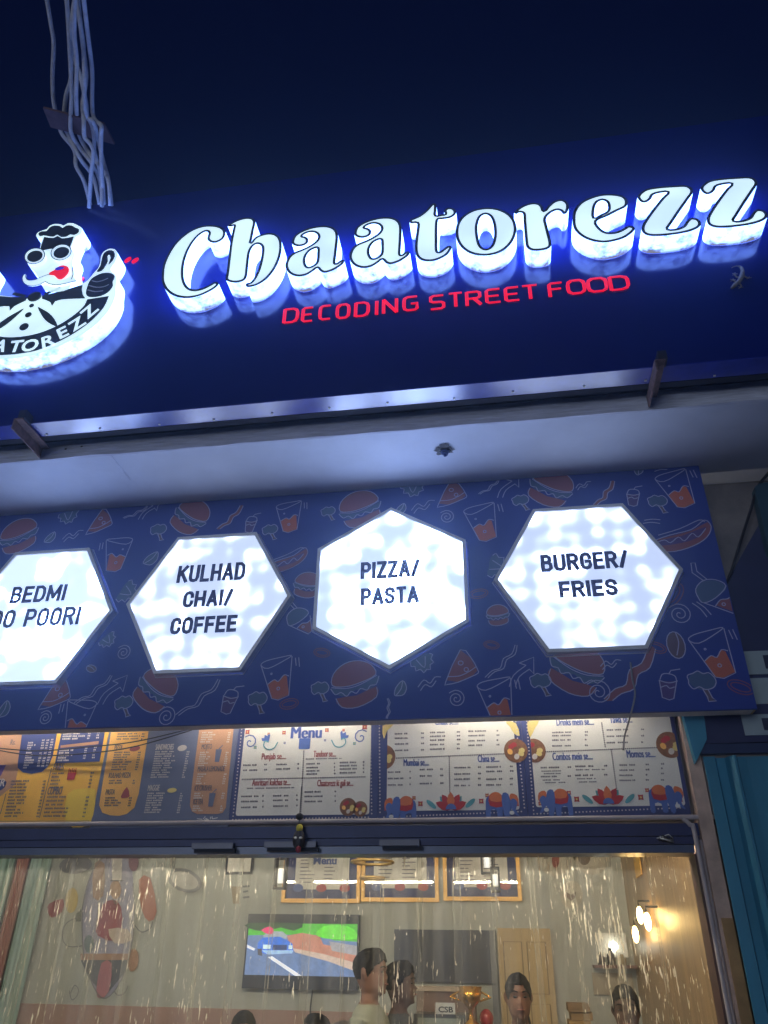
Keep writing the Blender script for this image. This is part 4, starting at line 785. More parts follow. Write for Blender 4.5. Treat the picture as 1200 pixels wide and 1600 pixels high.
dots(b, (614,1185), (790,1178), .009, M_ink); dots(b, (702,1183), (703,1250), .009, M_ink); b.build('dotted_rule', pc)['kind'] = 'stuff'
b = MB(); dots(b, (600,1277), (820,1268)); dots(b, (593,1133), (594,1275)); dots(b, (806,1128), (820,1268)); b.build('stitched_border', pc)['kind'] = 'stuff'
# drinks poster
xb3 = xz(1078, 1262, YM)[0]
pd = wide(xb2+.002, xb3, 'cream poster headed Drinks, Combos and Momos with two blue elephants, beside the teal shutter')
b = MB(); x0, x1 = xz(838, 1266, YM)[0], xz(1071, 1258, YM)[0]; rect(b, x0, x1, 2.25, ZT-.04, M_cream); b.build('paper', pd)
b = MB()
for s, a_, y_, e_ in (('Drinks mein se....', 870, 1134, 928), ('Tawa se....', 953, 1130, 988), ('Combos mein se....', 864, 1188, 926), ('Momos se....', 980, 1184, 1024)): title(b, s, a_, y_, e_, .036, M_inkblue)
for xs, ys in (((863,893,914,918),(1146,1151,1158,1167)), ((948,983,1002,1006),(1142,1152,1162)), ((845,874,887,892),(1201,1215)), ((899,928,944,949),(1199,1213)), ((968,992,1009,1013),(1197,1205,1213,1221)), ((1014,1014,1033,1037),(1196,1203,1211,1221))):
    for y in ys:
        if xs[1] > xs[0]: micro(b, xs[0], y, xs[1])
        micro(b, xs[2], y-1, xs[3])
for a_, y, e_ in ((846,1206,878),(850,1210,876),(848,1220,880),(852,1224,884),(900,1204,944),(902,1218,932),(905,1223,936)): micro(b, a_, y, e_, .005)
b.build('lettering', pd)['kind'] = 'stuff'
b = MB(); elephant(pd, 872, 1252, .128, False); elephant(pd, 1036, 1246, .128, True); lotus(pd, 951, 1256, .13)
for x, y, r, m_ in ((844,1256,.012,M_elr),(889,1239,.013,M_elr),(879,1239,.009,M_elb),(901,1249,.017,M_elr),(1011,1235,.013,M_elr),(1021,1235,.009,M_elb),(1001,1246,.017,M_elr),(1063,1250,.013,M_elr)): flower(pd, x, y, r, m_)
for x, y, a in ((918,1249,-40),(984,1248,40)): c = xz(x, y, YM); b.poly(ellipse(*c, .03, .011, a, 12), YM-.0036, M_tealp)
plate(pd, 834, 1173, .058, x0, 9); plate(pd, 1046, 1164, .062, -9, xb3-.01)
b.poly(smooth(px([(824,1128),(842,1126),(836,1138),(830,1150),(827,1150)]), 2), YM-.003, M_pgold)
dots(b, (850,1175), (1035,1168), .009, M_ink); dots(b, (940,1130), (946,1170), .009, M_ink); dots(b, (955,1172), (964,1238), .009, M_ink); b.build('dotted_rule', pd)['kind'] = 'stuff'
b = MB(); dots(b, (834,1272), (1074,1262)); dots(b, (823,1127), (834,1272)); b.build('stitched_border', pd)['kind'] = 'stuff'
# slate banner with orange, grey and tan columns
x0, x1 = xz(141, 1291, YM)[0], xa-.002
ps = sheet('menu_banner', x0, x1, 2.175, ZT, M_pslate, 'slate grey menu banner with orange and tan rounded columns', 'menu posters over the door')
def column(pts, m_, name):
    b = MB(); b.poly(px(pts), YM-.0015, m_); b.build(name, ps)
column([(181,1100),(239,1100),(217,1240),(210,1262),(198,1272),(186,1275),(172,1274),(160,1270),(155,1258),(157,1245)], M_porg, 'orange_column')
column([(318,1090),(370,1090),(355,1240),(353,1262),(348,1270),(340,1272),(308,1272),(300,1268),(297,1258),(299,1235)], M_ptan, 'tan_column')
b = MB(); pal = M_ink
for s, a_, y_, e_ in (('PIZZA',179,1172,191),('KULHAD PIZZA',170,1216,204),('PASTA',165,1242,179),('MOJITO',315,1171,331),('MASALA LEMONADE',309,1206,351),('ICE CRUSHER',304,1236,331),('ICE TEA',302,1257,317)): title(b, s, a_, y_, e_, .027, M_ink, .01, -.03)
for s, a_, y_, e_ in (('SANDWICHES',243,1172,271),('MAGGIE',231,1236,249)): title(b, s, a_, y_, e_, .03, M_inkpale, .01, -.03)
for a_, y0_, e_, n_, st, m_ in ((184,1148,218,3,4,M_ink),(179,1177,206,8,3.8,M_ink),(171,1221,196,2,4,M_ink),(165,1248,188,4,4,M_ink),(243,1176,274,12,3.6,M_inkpale),(231,1241,256,9,3.7,M_inkpale),(316,1146,336,5,3.6,M_inkpale),(313,1177,328,7,3.4,M_inkpale),(309,1211,322,5,3.6,M_inkpale),(304,1241,320,3,3.6,M_inkpale),(302,1261,318,3,3.4,M_inkpale)):
    for i in range(n_):
        dx = -i*st*.19; micro(b, a_+dx, y0_+i*st, e_+dx+rngm.uniform(-6, 3), .0068, m_); r_ = {184:222,179:216,171:208,165:202,243:292,231:282,316:357,313:353,309:350,304:347,302:345}[a_]; micro(b, r_+dx, y0_+i*st, r_+dx+3.5, .0068, m_)
b.build('lettering', ps)['kind'] = 'stuff'
def drawing(name, pts, m_):
    b = MB(); b.poly(pts, YM-.003, m_); return b.build(name, ps)
c = xz(211, 1170, YM); drawing('pizza_drawing', ellipse(*c, .03, .014, 8, 14), M_inkred); c = xz(197, 1239, YM); drawing('pasta_drawing', smooth([(c[0]-.024, c[1]-.02), (c[0], c[1]+.03), (c[0]+.024, c[1]-.016), (c[0], c[1]-.026)], 2), M_inkred)
c = xz(285, 1169, YM); drawing('sandwich_drawing', ellipse(*c, .026, .016, 6, 12), M_inkpale); c = xz(269, 1235, YM); drawing('noodle_drawing', ellipse(*c, .026, .012, 4, 12), M_pgold)
for cx, cy in ((341, 1180), (331, 1249)):
    c = xz(cx, cy, YM); d_ = drawing('drink_drawing', [(c[0]-.014, c[1]-.035), (c[0]+.01, c[1]-.035), (c[0]+.018, c[1]+.03), (c[0]-.016, c[1]+.03)], M_pslate); b = MB(); b.line([(c[0], c[1]+.03), (c[0]+.02, c[1]+.05)], .005, YM-.0034, M_pslate); b.build('straw', d_)

b = MB()                                                    # peeled scrap of film on the banner foot
for i in range(14):
    x, y = 322+rngm.uniform(-6, 14), 1283+rngm.uniform(-4, 5); c = xz(x, y, YM); a = rngm.uniform(0, 3); b.line([(c[0], c[1]), (c[0]+.03*math.cos(a), c[1]+.012*math.sin(a))], .004, YM-.004-.0003*i, M_white)
b.build('peeled_film', ps)['kind'] = 'stuff'
# yellow poster
py_ = sheet('menu_poster', -3.6, x0-.002, 2.187, ZT, M_pyel, 'yellow menu poster headed Fries and Combo with navy price blocks', 'menu posters over the door')
def blk(pts, m_, name, lay=.0015, s=0):
    b = MB(); b.poly(smooth(px(pts), s) if s else px(pts), YM-lay, m_); b.build(name, py_)
blk([(-60,1100),(48,1100),(24,1225),(0,1245),(-60,1250)], M_ptan, 'tan_block')
blk([(42,1100),(98,1100),(83,1180),(77,1196),(66,1206),(50,1209),(36,1207),(28,1200),(28,1192)], M_pblue, 'price_block', .0022)
blk([(106,1100),(172,1100),(156,1190),(86,1193)], M_pblue, 'price_block', .0022)
blk([(106,1240),(140,1232),(150,1240),(140,1287),(104,1288)], M_ybright, 'yellow_swoosh', .0012, 3)
blk([(95,1165),(155,1158),(154,1163),(95,1169)], M_ptan, 'price_bar', .0032)
blk([(-30,1219),(6,1218),(11,1222),(8,1230),(2,1235),(-30,1236)], M_pblue, 'name_tag', .003); blk([(-30,1196),(10,1195),(2,1212),(-30,1216)], mat('violet_print', lin(88, 66, 140), .6, var=0), 'violet_block', .0026)
b = MB(); title(b, 'FRIES', 83, 1204, 99, .036, M_ink, .01, -.03); title(b, 'COMBO', 74, 1242, 96, .04, M_ink, .01, -.03); title(b, 'ER', -6, 1229, 7, .04, M_inkpale, .02, -.03); title(b, 'Rs.', 16, 1164, 24, .03, M_ink, .01, -.03)
for a_, y0_, e_, n_, st, m_ in ((44,1162,56,11,3.9,M_inkpale),(99,1148,130,3,4,M_inkpale),(93,1174,110,5,3.9,M_inkpale),(82,1210,98,5,5.5,M_ink),(74,1247,106,6,6,M_ink),(18,1222,42,12,5,M_ink)):
    for i in range(n_):
        dx = -i*st*.2; micro(b, a_+dx, y0_+i*st, e_+dx+rngm.uniform(-5, 6), .0085, m_)
for a_, y0_, n_, st, m_ in ((66,1158,11,4,M_inkpale),(73,1158,11,4,M_inkpale),(80,1157,11,4,M_inkpale),(138,1147,3,4,M_inkpale),(152,1146,3,4,M_inkpale),(133,1170,5,4,M_inkpale),(147,1169,5,4,M_inkpale),(142,1209,5,5.5,M_ink),(135,1247,6,6,M_ink),(68,1222,12,5,M_ink)):
    for i in range(n_): dx = -i*st*.2; micro(b, a_+dx, y0_+i*st, a_+dx+4, .008, m_)
b.line(px([(81,1200),(62,1278)]), .004, YM-.003, M_ink); b.line(px([(10,1240),(1,1272)]), .004, YM-.003, M_ink); b.line(px([(-10,1283.5),(140,1283)]), .003, YM-.003, M_ink)
b.build('lettering', py_)['kind'] = 'stuff'
b = MB(); c = xz(112, 1211, YM); b.poly([(c[0]-.02, c[1]-.025), (c[0]+.02, c[1]-.025), (c[0]+.026, c[1]+.01), (c[0]-.024, c[1]+.01)], YM-.003, M_elr)
for i in range(5): b.line([(c[0]-.018+.009*i, c[1]+.01), (c[0]-.02+.01*i, c[1]+.035-.004*(i % 2))], .005, YM-.0032, M_elr)
b.build('fries_drawing', py_)

M_plamp = mat('lit_poster_lamp', (.9, .9, .9), .5, emit=(1, .90, .74), strength=40, var=0)
for x, lab in ((-2.5, 'lamp bar behind the printed board over the yellow poster'), (-1.2, 'lamp bar behind the printed board over the poster headed Menu'), (.08, 'lamp bar behind the printed board over the elephant posters')):
    r = empty('poster_lamp', (x, .1, 2.75), lab, 'lamp', 'lamp bars behind the printed board')
    b = MB(); b.box((x-.52, .092, 2.74), (x+.52, .105, 2.80), M_white); b.build('housing', r)
    b = MB(); b.tube([(x-.5, .114, 2.755), (x+.5, .114, 2.755)], .008, M_plamp, 8); b.build('lit_tube', r, True)
# ------------------------------------------------------------------ door head, conduit, patch fittings
hd = empty('door_head', (-1.4, .25, Z_HEAD), 'navy painted door head beam under the menu posters', 'door frame')
b = MB(); b.box((-5.2, .222, 2.118), (X_R+.03, .298, 2.17), M_header); b.build('top_rail', hd)
b = MB(); b.box((-5.2, .236, 2.085), (X_R+.03, .298, 2.116), M_header); b.build('middle_rail', hd)
b = MB(); b.box((-5.2, .25, Z_HEAD), (X_R+.002, .40, 2.083), M_header2); b.build('lower_rail', hd)
b = MB(); b.box((X_R, .256, 0), (X_R+.032, .40, Z_HEAD-.002), mat('brown_door_frame', lin(76, 52, 52), .5, var=.2)); b.build('side_post', hd)
Mp = mat('grey_pvc_pipe', lin(176, 168, 172), .5, var=.12)
zc = 2.19; P = [(-5.2, .212, zc), (-2, .212, zc), (.70, .212, zc+.004), (.76, .212, zc), (.795, .212, zc-.03), (.808, .212, zc-.08), (.812, .212, 1.6), (.812, .212, 0)]
b = MB(); b.tube(smooth(P, 5, False), .0105, Mp, 8); o = b.build('conduit_pipe', smooth=True); tag(o, 'grey pipe running along the door head and bending down the jamb', 'pipe')
b = MB(); b.tube([(.829, .222, 0), (.829, .222, 2.1)], .006, Mp, 6); o = b.build('conduit_pipe', smooth=True); tag(o, 'thin straight pipe down the jamb beside the bent grey pipe', 'pipe')
for cx, cy, w, lab in ((334, 1323, 64, 'grey patch fitting on the door head below the tan menu column'), (455, 1321, 80, 'grey patch fitting on the door head behind the hanging charm'), (625, 1318, 62, 'grey patch fitting on the door head below the elephant poster')):
    p, q = atY(cx-w/2, cy, .236), atY(cx+w/2, cy, .236)
    b = MB(); b.box((p.x, .212, p.z-.012), (q.x, .2355, p.z+.014), M_frame_dark); r = b.build('patch_fitting'); tag(r, lab, 'fitting', 'patch fittings on the door head')
    c_ = MB(); c_.box((p.x+.015, .214, p.z-.03), (q.x+.012, .2355, p.z-.0125), M_dark); c_.build('clamp_plate', r)
b = MB(); c = atY(1033, 1310, .23)
for i in range(6): b.tube([(c.x-.02+.008*i, .226, c.z+.01*math.sin(i)), (c.x+.03-.01*i, .2, c.z+.012*math.cos(2*i)), (c.x+.05, .225, c.z-.004*i)], .0028, M_black if i % 2 else M_white, 5)
o = b.build('wire_tangle', smooth=True); tag(o, 'small tangle of wires at the end of the door head by the jamb', 'wire')

# hanging charm with a lemon
ch = empty('hanging_charm', atY(468, 1335, .19), 'hanging charm of a yellow lemon and black mask with red tongue', 'charm')
def ball(c, rx, ry, rz, m_, n=12):
    b = MB(); vs = []; c = Vector(c)
    for i in range(n+1):
        for j in range(n): a, t = 2*math.pi*j/n, math.pi*i/n; vs.append(c+Vector((rx*math.sin(t)*math.cos(a), ry*math.sin(t)*math.sin(a), rz*math.cos(t))))
    b.add(vs, [(i*n+j, i*n+(j+1) % n, (i+1)*n+(j+1) % n, (i+1)*n+j)[::-1] for i in range(n) for j in range(n)], m_); return b
c1 = atY(468, 1276, .19); c2 = atY(468, 1294, .19); c3 = atY(467, 1312, .19); c4 = atY(467, 1329, .19)
ball(c2, .017, .017, .019, mat('lemon_skin', lin(206, 196, 66), .5)).build('lemon', ch, True)
ball(c1, .02, .016, .016, M_black).build('black_tassel_top', ch, True)
ball(c3, .031, .02, .046, mat('black_mask', (.02, .016, .02), .5)).build('black_mask', ch, True)
for s_ in (-1, 1):
    ball((c3.x+s_*.013, c3.y-.0175, c3.z+.006), .008, .006, .006, M_white, 8).build('eye', ch, True)
ball((c4.x, c4.y-.012, c4.z+.004), .013, .01, .016, mat('red_tongue_paint', lin(150, 40, 60), .5), 8).build('tongue', ch, True)
b = MB(); b.tube([(c1.x, .19, c1.z+.14), (c1.x, .19, c4.z)], .002, M_black, 5); b.build('string', ch)

# ------------------------------------------------------------------ clear strip curtain
def pvc_mat():
    m = bpy.data.materials.new('clear_pvc'); m.use_nodes = True; nt = m.node_tree; N = nt.nodes; L = nt.links; N.clear()
    out = N.new('ShaderNodeOutputMaterial'); tr_ = N.new('ShaderNodeBsdfTransparent'); tr_.inputs[0].default_value = (.93, .93, .90, 1)
    gl = N.new('ShaderNodeBsdfGlossy'); gl.inputs['Roughness'].default_value = .12; gl.inputs[0].default_value = (.9, .9, .9, 1)
    cn = N.new('ShaderNodeCombineXYZ'); cn.inputs[1].default_value = -1
    tl = N.new('ShaderNodeBsdfTranslucent'); L.new(cn.outputs[0], tl.inputs['Normal']); tl.inputs[0].default_value = (.9, .9, .86, 1)
    sp = N.new('ShaderNodeBsdfTranslucent'); sp.inputs[0].default_value = (1, .98, .88, 1); L.new(cn.outputs[0], sp.inputs['Normal'])
    g = N.new('ShaderNodeNewGeometry'); mp = N.new('ShaderNodeMapping'); mp.inputs['Scale'].default_value = (1, 1, .045)
    L.new(g.outputs['Position'], mp.inputs[0])
    fr = N.new('ShaderNodeFresnel'); fr.inputs[0].default_value = 1.45
    m1 = N.new('ShaderNodeMixShader'); fm = N.new('ShaderNodeMath'); fm.operation = 'MULTIPLY'; fm.inputs[1].default_value = .22; L.new(fr.outputs[0], fm.inputs[0]); L.new(fm.outputs[0], m1.inputs[0]); L.new(tr_.outputs[0], m1.inputs[1]); L.new(gl.outputs[0], m1.inputs[2])
    hz = N.new('ShaderNodeTexNoise'); hz.inputs['Scale'].default_value = 42; hz.inputs['Detail'].default_value = 4; L.new(mp.outputs[0], hz.inputs['Vector'])
    hr = N.new('ShaderNodeMapRange'); hr.inputs[1].default_value = .3; hr.inputs[2].default_value = .75; hr.inputs[3].default_value = .015; hr.inputs[4].default_value = .14; L.new(hz.outputs[0], hr.inputs[0])
    m2 = N.new('ShaderNodeMixShader'); L.new(hr.outputs[0], m2.inputs[0]); L.new(m1.outputs[0], m2.inputs[1]); L.new(tl.outputs[0], m2.inputs[2])
    mp2 = N.new('ShaderNodeMapping'); mp2.inputs['Scale'].default_value = (1, 1, .11); mp2.inputs['Rotation'].default_value = (0, R(5), 0); L.new(g.outputs['Position'], mp2.inputs[0])
    c1 = N.new('ShaderNodeTexNoise'); c1.inputs['Scale'].default_value = 125; c1.inputs['Detail'].default_value = 3; c1.inputs['Distortion'].default_value = .6; L.new(mp2.outputs[0], c1.inputs['Vector'])
    c2 = N.new('ShaderNodeTexNoise'); c2.inputs['Scale'].default_value = 4; c2.inputs['Detail'].default_value = 1; L.new(g.outputs['Position'], c2.inputs['Vector'])
    ad = N.new('ShaderNodeMath'); ad.operation = 'MULTIPLY_ADD'; ad.inputs[1].default_value = .33; L.new(c2.outputs[0], ad.inputs[0]); L.new(c1.outputs[0], ad.inputs[2])
    cr = N.new('ShaderNodeMapRange'); cr.inputs[1].default_value = .82; cr.inputs[2].default_value = .85; L.new(ad.outputs[0], cr.inputs[0])  # pale noise marks painted in as glints on the creases
    m3 = N.new('ShaderNodeMixShader'); L.new(cr.outputs[0], m3.inputs[0]); L.new(m2.outputs[0], m3.inputs[1]); L.new(sp.outputs[0], m3.inputs[2])
    L.new(m3.outputs[0], out.inputs[0]); return m
M_pvc = pvc_mat(); MATS['pvc'] = M_pvc
M_pvce = bpy.data.materials.new('pvc_cut_edge'); M_pvce.use_nodes = True
nt = M_pvce.node_tree; nt.nodes.clear(); o_ = nt.nodes.new('ShaderNodeOutputMaterial'); t_ = nt.nodes.new('ShaderNodeBsdfTransparent'); g_ = nt.nodes.new('ShaderNodeBsdfTranslucent'); g_.inputs[0].default_value = (.9, .88, .8, 1); mx = nt.nodes.new('ShaderNodeMixShader'); nz_ = nt.nodes.new('ShaderNodeTexNoise'); nz_.inputs['Scale'].default_value = 9
mr_ = nt.nodes.new('ShaderNodeMapRange'); mr_.inputs[1].default_value = .4; mr_.inputs[2].default_value = .7; mr_.inputs[3].default_value = .04; mr_.inputs[4].default_value = .5
gg = nt.nodes.new('ShaderNodeNewGeometry'); nt.links.new(gg.outputs['Position'], nz_.inputs['Vector']); nt.links.new(nz_.outputs[0], mr_.inputs[0]); nt.links.new(mr_.outputs[0], mx.inputs[0])
nt.links.new(t_.outputs[0], mx.inputs[1]); nt.links.new(g_.outputs[0], mx.inputs[2]); nt.links.new(mx.outputs[0], o_.inputs[0])
cur = empty('strip_curtain', (-1.2, Y_CURT, 0), 'clear plastic strip curtain hanging across the shop doorway', 'curtain')
b = MB(); b.tube([(-4.5, Y_CURT+.01, 2.06), (X_R, Y_CURT+.01, 2.06)], .01, M_frame, 8); b.build('curtain_rail', cur)
xs_ = X_R-.2; i = 0
while xs_ > -4.5:
    b = MB(); nx, nz = 10, 36; ph = rngm.uniform(0, 6); y0 = Y_CURT+(.004 if i % 2 else .012)
    vs = []
    for k in range(nz+1):
        z = Z_HEAD-.0+.01-(Z_HEAD-.05)*k/nz
        for j in range(nx+1):
            u = j/nx; vs.append((xs_+.2*u+.006*math.sin(z*3+ph), y0+.003*math.sin(u*9+ph+z*1.3)+.0015*math.sin(z*7+ph*2+u*4), z))
    b.add(vs, [(k*(nx+1)+j, (k+1)*(nx+1)+j, (k+1)*(nx+1)+j+1, k*(nx+1)+j+1) for k in range(nz) for j in range(nx)], M_pvc)
    st_ = b.build('plastic_strip', cur, True)
    for e in (0, nx):
        eb = MB(); L = [vs[k*(nx+1)+e] for k in range(nz+1)]
        eb.add([(v[0]-.0022, v[1]-.0012, v[2]) for v in L]+[(v[0]+.0022, v[1]-.0012, v[2]) for v in L], [(k, k+1, k+nz+2, k+nz+1) for k in range(nz)], M_pvce); eb.build('cut_edge', st_)
    xs_ -= .178; i += 1

# ------------------------------------------------------------------ neighbour on the right
nb = empty('neighbour_sign', (1.9, .16, 2.44), 'dark navy neighbour sign with pale letter blocks beside the printed board', 'sign')
YN = .165
p0 = atY(1100, 1162, YN); pa = atY(1138, 905, YN)
b = MB(); b.prism([(p0.x-.02, p0.z), (3.2, p0.z+.02), (3.2, 3.93), (atY(1215, 735, YN).x, 3.9), (pa.x, pa.z), (p0.x-.02, pa.z-.1)], YN, YN+.035, mat('dark_navy_board', lin(44, 50, 92), .5, var=.12)); b.build('navy_board', nb)
b = MB(); b.box((p0.x-.02, YN+.001, p0.z-.045), (3.2, .20, p0.z-.002), mat('dark_blue_edge', lin(38, 56, 96), .5)); b.build('bottom_edge', nb)
M_tile = mat('pale_letter_sheet', lin(160, 178, 184), .6, var=.06)
for (xl, yt), (xl2, yb) in (((1165,1018),(1173,1054)), ((1172,1060),(1183,1100)), ((1158,1117),(1169,1149))):
    t = atY(xl, yt, YN-.004); u = atY(xl2, yb, YN-.004)
    b = MB(); b.box((u.x-.012, YN-.006, u.z), (u.x+.42, YN-.001, t.z), M_tile); r_ = b.build('pale_block', nb)
    b = MB(); b.box((u.x+.075, YN-.009, u.z+(t.z-u.z)*.22), (u.x+.18, YN-.0065, u.z+(t.z-u.z)*.8), mat('navy_letter_block', lin(36, 42, 74), .6)); b.build('letter_stroke', r_)
# teal shutter housing and folded shutter leaf
ht = [atY(x, y, .19) for x, y in ((1063,1112),(1096,1112),(1102,1158),(1085,1194))]
b = MB(); b.prism([(p.x, p.z) for p in ht], .150, .199, M_teal); o = b.build('shutter_bracket'); tag(o, 'pale teal angled bracket plate beside the drinks poster', 'bracket')
sh = empty('teal_shutter', (1.3, .2, 0), 'teal folded metal shutter of the neighbouring shop beside the doorway', 'shutter')
xs0 = .897; prof = [(0,0),(.05,0),(.062,.03),(.10,.032),(.112,.0),(.128,-.022),(.138,-.022),(.15,.012),(.19,.014),(.30,.012),(.31,.03),(.35,.03),(.36,.0),(.62,0),(.64,.03),(.70,.03),(.71,0),(1.2,0)]
for i in range(len(prof)-1):
    (a0, d0), (a1, d1) = prof[i], prof[i+1]
    b = MB(); b.hexa([(xs0+a0, .165+d0, 0), (xs0+a1, .165+d1, 0), (xs0+a1, .175+d1, 0), (xs0+a0, .175+d0, 0), (xs0+a0, .165+d0, 2.448), (xs0+a1, .165+d1, 2.448), (xs0+a1, .175+d1, 2.448), (xs0+a0, .175+d0, 2.448)], M_teal); b.build('fold', sh)
# cable bundle and teal plate high on the right
P = [atY(1212, 728, .1), atY(1186, 758, .12), atY(1172, 800, .135), atY(1156, 850, .14), atY(1142, 895, .145), atY(1128, 925, .15)]
b = MB(); b.tube(smooth([tuple(p) for p in P], 4, False), .008, M_black, 6); o = b.build('black_cable', smooth=True); tag(o, 'black cable running down the plaster beside the printed board', 'cable')
L = [atY(x, y, .10) for x, y in ((1179,762),(1186,756),(1240,750),(1240,900),(1201,860))]
b = MB(); b.prism([(p.x, p.z) for p in L], .095, .16, mat('dark_teal_sheet', lin(40, 76, 92), .5, var=.1)); o = b.build('teal_plate'); tag(o, 'dark teal plate above the neighbour sign under the soffit', 'plate')

# ------------------------------------------------------------------ inside the shop
YB = Y_BACK-.003
def tex_box(mb, p, q, Y0, Y1, m_): mb.box((p[0], Y0, p[1]), (q[0], Y1, q[1]), m_)
# ceiling tubes
M_tube = mat('lit_tube', (.9, .9, .9), .5, emit=(1, .95, .84), strength=7, var=0)
M_tubew = mat('lit_warm_tube', (.9, .9, .9), .5, emit=(1, .90, .72), strength=9, var=0)
for i, (x, y) in enumerate(((-3.3,.78),(-1.95,.78),(-.6,.78),(-3.0,2.2),(-1.3,2.2),(.25,2.2))):
    r = empty('tube_light', (x, y, 2.86), 'white ceiling tube light inside the shop', 'tube light', 'ceiling tube lights inside the shop')
    b = MB(); b.box((x-.55, y-.025, 2.86), (x+.55, y+.025, 2.899), M_white); b.build('batten', r)
    b = MB(); b.tube([(x-.53, y, 2.845), (x+.53, y, 2.845)], .014, M_tube if i > 2 else M_tubew, 8); b.build('lit_tube', r, True)
# thin cove strip on the inner side of the door wall
M_cove = mat('lit_cove_strip', (.9, .9, .9), .5, emit=(1, .88, .66), strength=240, var=0)
for i, (xa_, xb_) in enumerate(((-3.9, -2.5), (-2.3, -.9), (-.7, .7))):
    r = empty('cove_light', ((xa_+xb_)/2, .6, 2.4), 'thin lit strip hanging inside the shop above the curtain', 'strip light', 'strip lights above the curtain')
    b = MB(); b.box((xa_, .588, 2.408), (xb_, .612, 2.42), M_white); b.build('channel', r)
    b = MB(); b.tube([(xa_+.02, .6, 2.40), (xb_-.02, .6, 2.40)], .007, M_cove, 8); b.build('lit_strip', r, True)
    for x in (xa_+.1, xb_-.1): b = MB(); b.tube([(x, .6, 2.42), (x, .6, 2.899)], .003, M_black, 5); b.build('hanger', r)
# television
tv = empty('television', atY(470, 1545, YB-.06), 'wall television showing a blue car on a road', 'television')
TVY = YB-.07
a, c = xz(392, 1430, TVY), xz(552, 1548, TVY); tx0, tx1, tz0, tz1 = a[0]-.02, c[0]+.03, c[1], a[1]+.01
b = MB(); b.box((tx0, TVY, tz0), (tx1, YB-.01, tz1), mat('black_plastic', (.02, .022, .03), .35, var=0)); b.build('case', tv)
sx0, sx1 = tx0+.012, tx1-.012; h_ = tz1-tz0; sz0, sz1 = tz0+h_*.175, tz1-h_*.13
E_ = lambda n, c_, s_=.9: mat('screen_'+n, c_, .4, emit=c_, strength=s_, var=.16, scale=28)
S = lambda u, v: (sx0+(sx1-sx0)*u, sz0+(sz1-sz0)*v)
scr = MB(); scr.poly([S(0,0),S(1,0),S(1,1),S(0,1)], TVY-.001, E_('road', lin(96, 120, 165))); so = scr.build('screen', tv)
def sp(name, pts, col, lay, s=0):
    b = MB(); L = [S(*p) for p in pts]; b.poly(smooth(L, s) if s else L, TVY-.001-.0008*lay, E_(name, col)); b.build('picture_area', so)
sp('foliage', [(0,1),(1,1),(1,.66),(.8,.68),(.65,.78),(.4,.78),(0,.76)], lin(70,170,50), 1); sp('foliage_dark', [(0,1),(.5,1),(.42,.86),(.3,.92),(.15,.84),(0,.9)], lin(40,70,40), 2, 2); sp('shrub', [(.62,.8),(.7,.96),(.85,.98),(.97,.9),(1,.72),(.85,.7),(.7,.72)], lin(96,205,60), 2, 2)
sp('earth', [(.36,.76),(.5,.82),(.66,.76),(.7,.6),(1,.5),(1,.2),(.8,.3),(.5,.46),(.4,.55)], lin(176,120,104), 2); sp('verge', [(.42,.52),(.7,.42),(1,.26),(1,.1),(.75,.28),(.45,.44)], lin(190,170,160), 3); sp('far_wall', [(.75,.66),(1,.58),(1,.4),(.78,.48)], lin(150,150,160), 3)
sp('lane_line', [(.2,.34),(.24,.36),(.52,.0),(.46,0)], lin(225,230,240), 3); sp('edge_line', [(0,.58),(.08,.5),(.07,.46),(0,.52)], lin(215,220,235), 3)
sp('car_body', [(.1,.62),(.14,.72),(.3,.74),(.38,.66),(.42,.6),(.43,.46),(.38,.42),(.18,.40),(.1,.46)], lin(52,110,210), 5); sp('car_roof', [(.15,.7),(.18,.82),(.32,.84),(.36,.7)], lin(150,160,170), 4, 2); sp('car_grille', [(.24,.58),(.37,.58),(.37,.48),(.24,.48)], lin(40,60,110), 6); sp('headlamp', [(.15,.58),(.22,.58),(.22,.5),(.15,.5)], lin(200,225,235), 6); sp('headlamp', [(.385,.58),(.42,.57),(.42,.5),(.385,.5)], lin(200,225,235), 6); sp('bumper', [(.14,.47),(.43,.48),(.42,.42),(.2,.39)], lin(150,185,225), 6)
sp('wheel', [(.1,.5),(.14,.5),(.15,.36),(.11,.38)], lin(60,60,70), 7); sp('rider', [(.12,.86),(.2,.94),(.24,.84),(.2,.78)], lin(205,60,110), 6, 2)
b = MB(); b.tube(smooth([(tx0+.56, YB-.02, tz0), (tx0+.55, YB-.02, tz0-.15), (tx0+.6, YB-.02, tz0-.25)], 4, False), .006, M_black, 6); b.build('power_lead', tv)
# dark board, door, framed menus
a, c = xz(616, 1452, YB-.03), xz(768, 1537, YB-.03)
db = empty('dark_wall_board', ((a[0]+c[0])/2, YB, c[1]), 'dark slate board on the back wall behind the two men', 'board')
b = MB(); b.box((a[0], YB-.03, c[1]), (c[0], YB, a[1]), mat('dark_slate_board', lin(50, 54, 66), .35, var=.15, stretch=(5, 1, .3))); b.build('panel', db)
b = MB(); b.box((c[0]+.003, YB-.035, c[1]-.6), (c[0]+.05, YB, a[1]), mat('grey_trim', lin(120, 122, 122), .5)); b.build('side_trim', db)
a, c = xz(776, 1450, YB-.04), xz(872, 1600, YB-.04)
M_door = mat('beige_door', lin(188, 164, 118), .5, var=.08, stretch=(4, 1, .5))
dr = empty('panelled_door', ((a[0]+c[0])/2, YB, 0), 'beige panelled door in the back wall behind the woman', 'door')
b = MB(); b.box((a[0], YB-.04, 0.005), (c[0], YB, a[1]), M_door); b.build('leaf', dr)
w_ = c[0]-a[0]
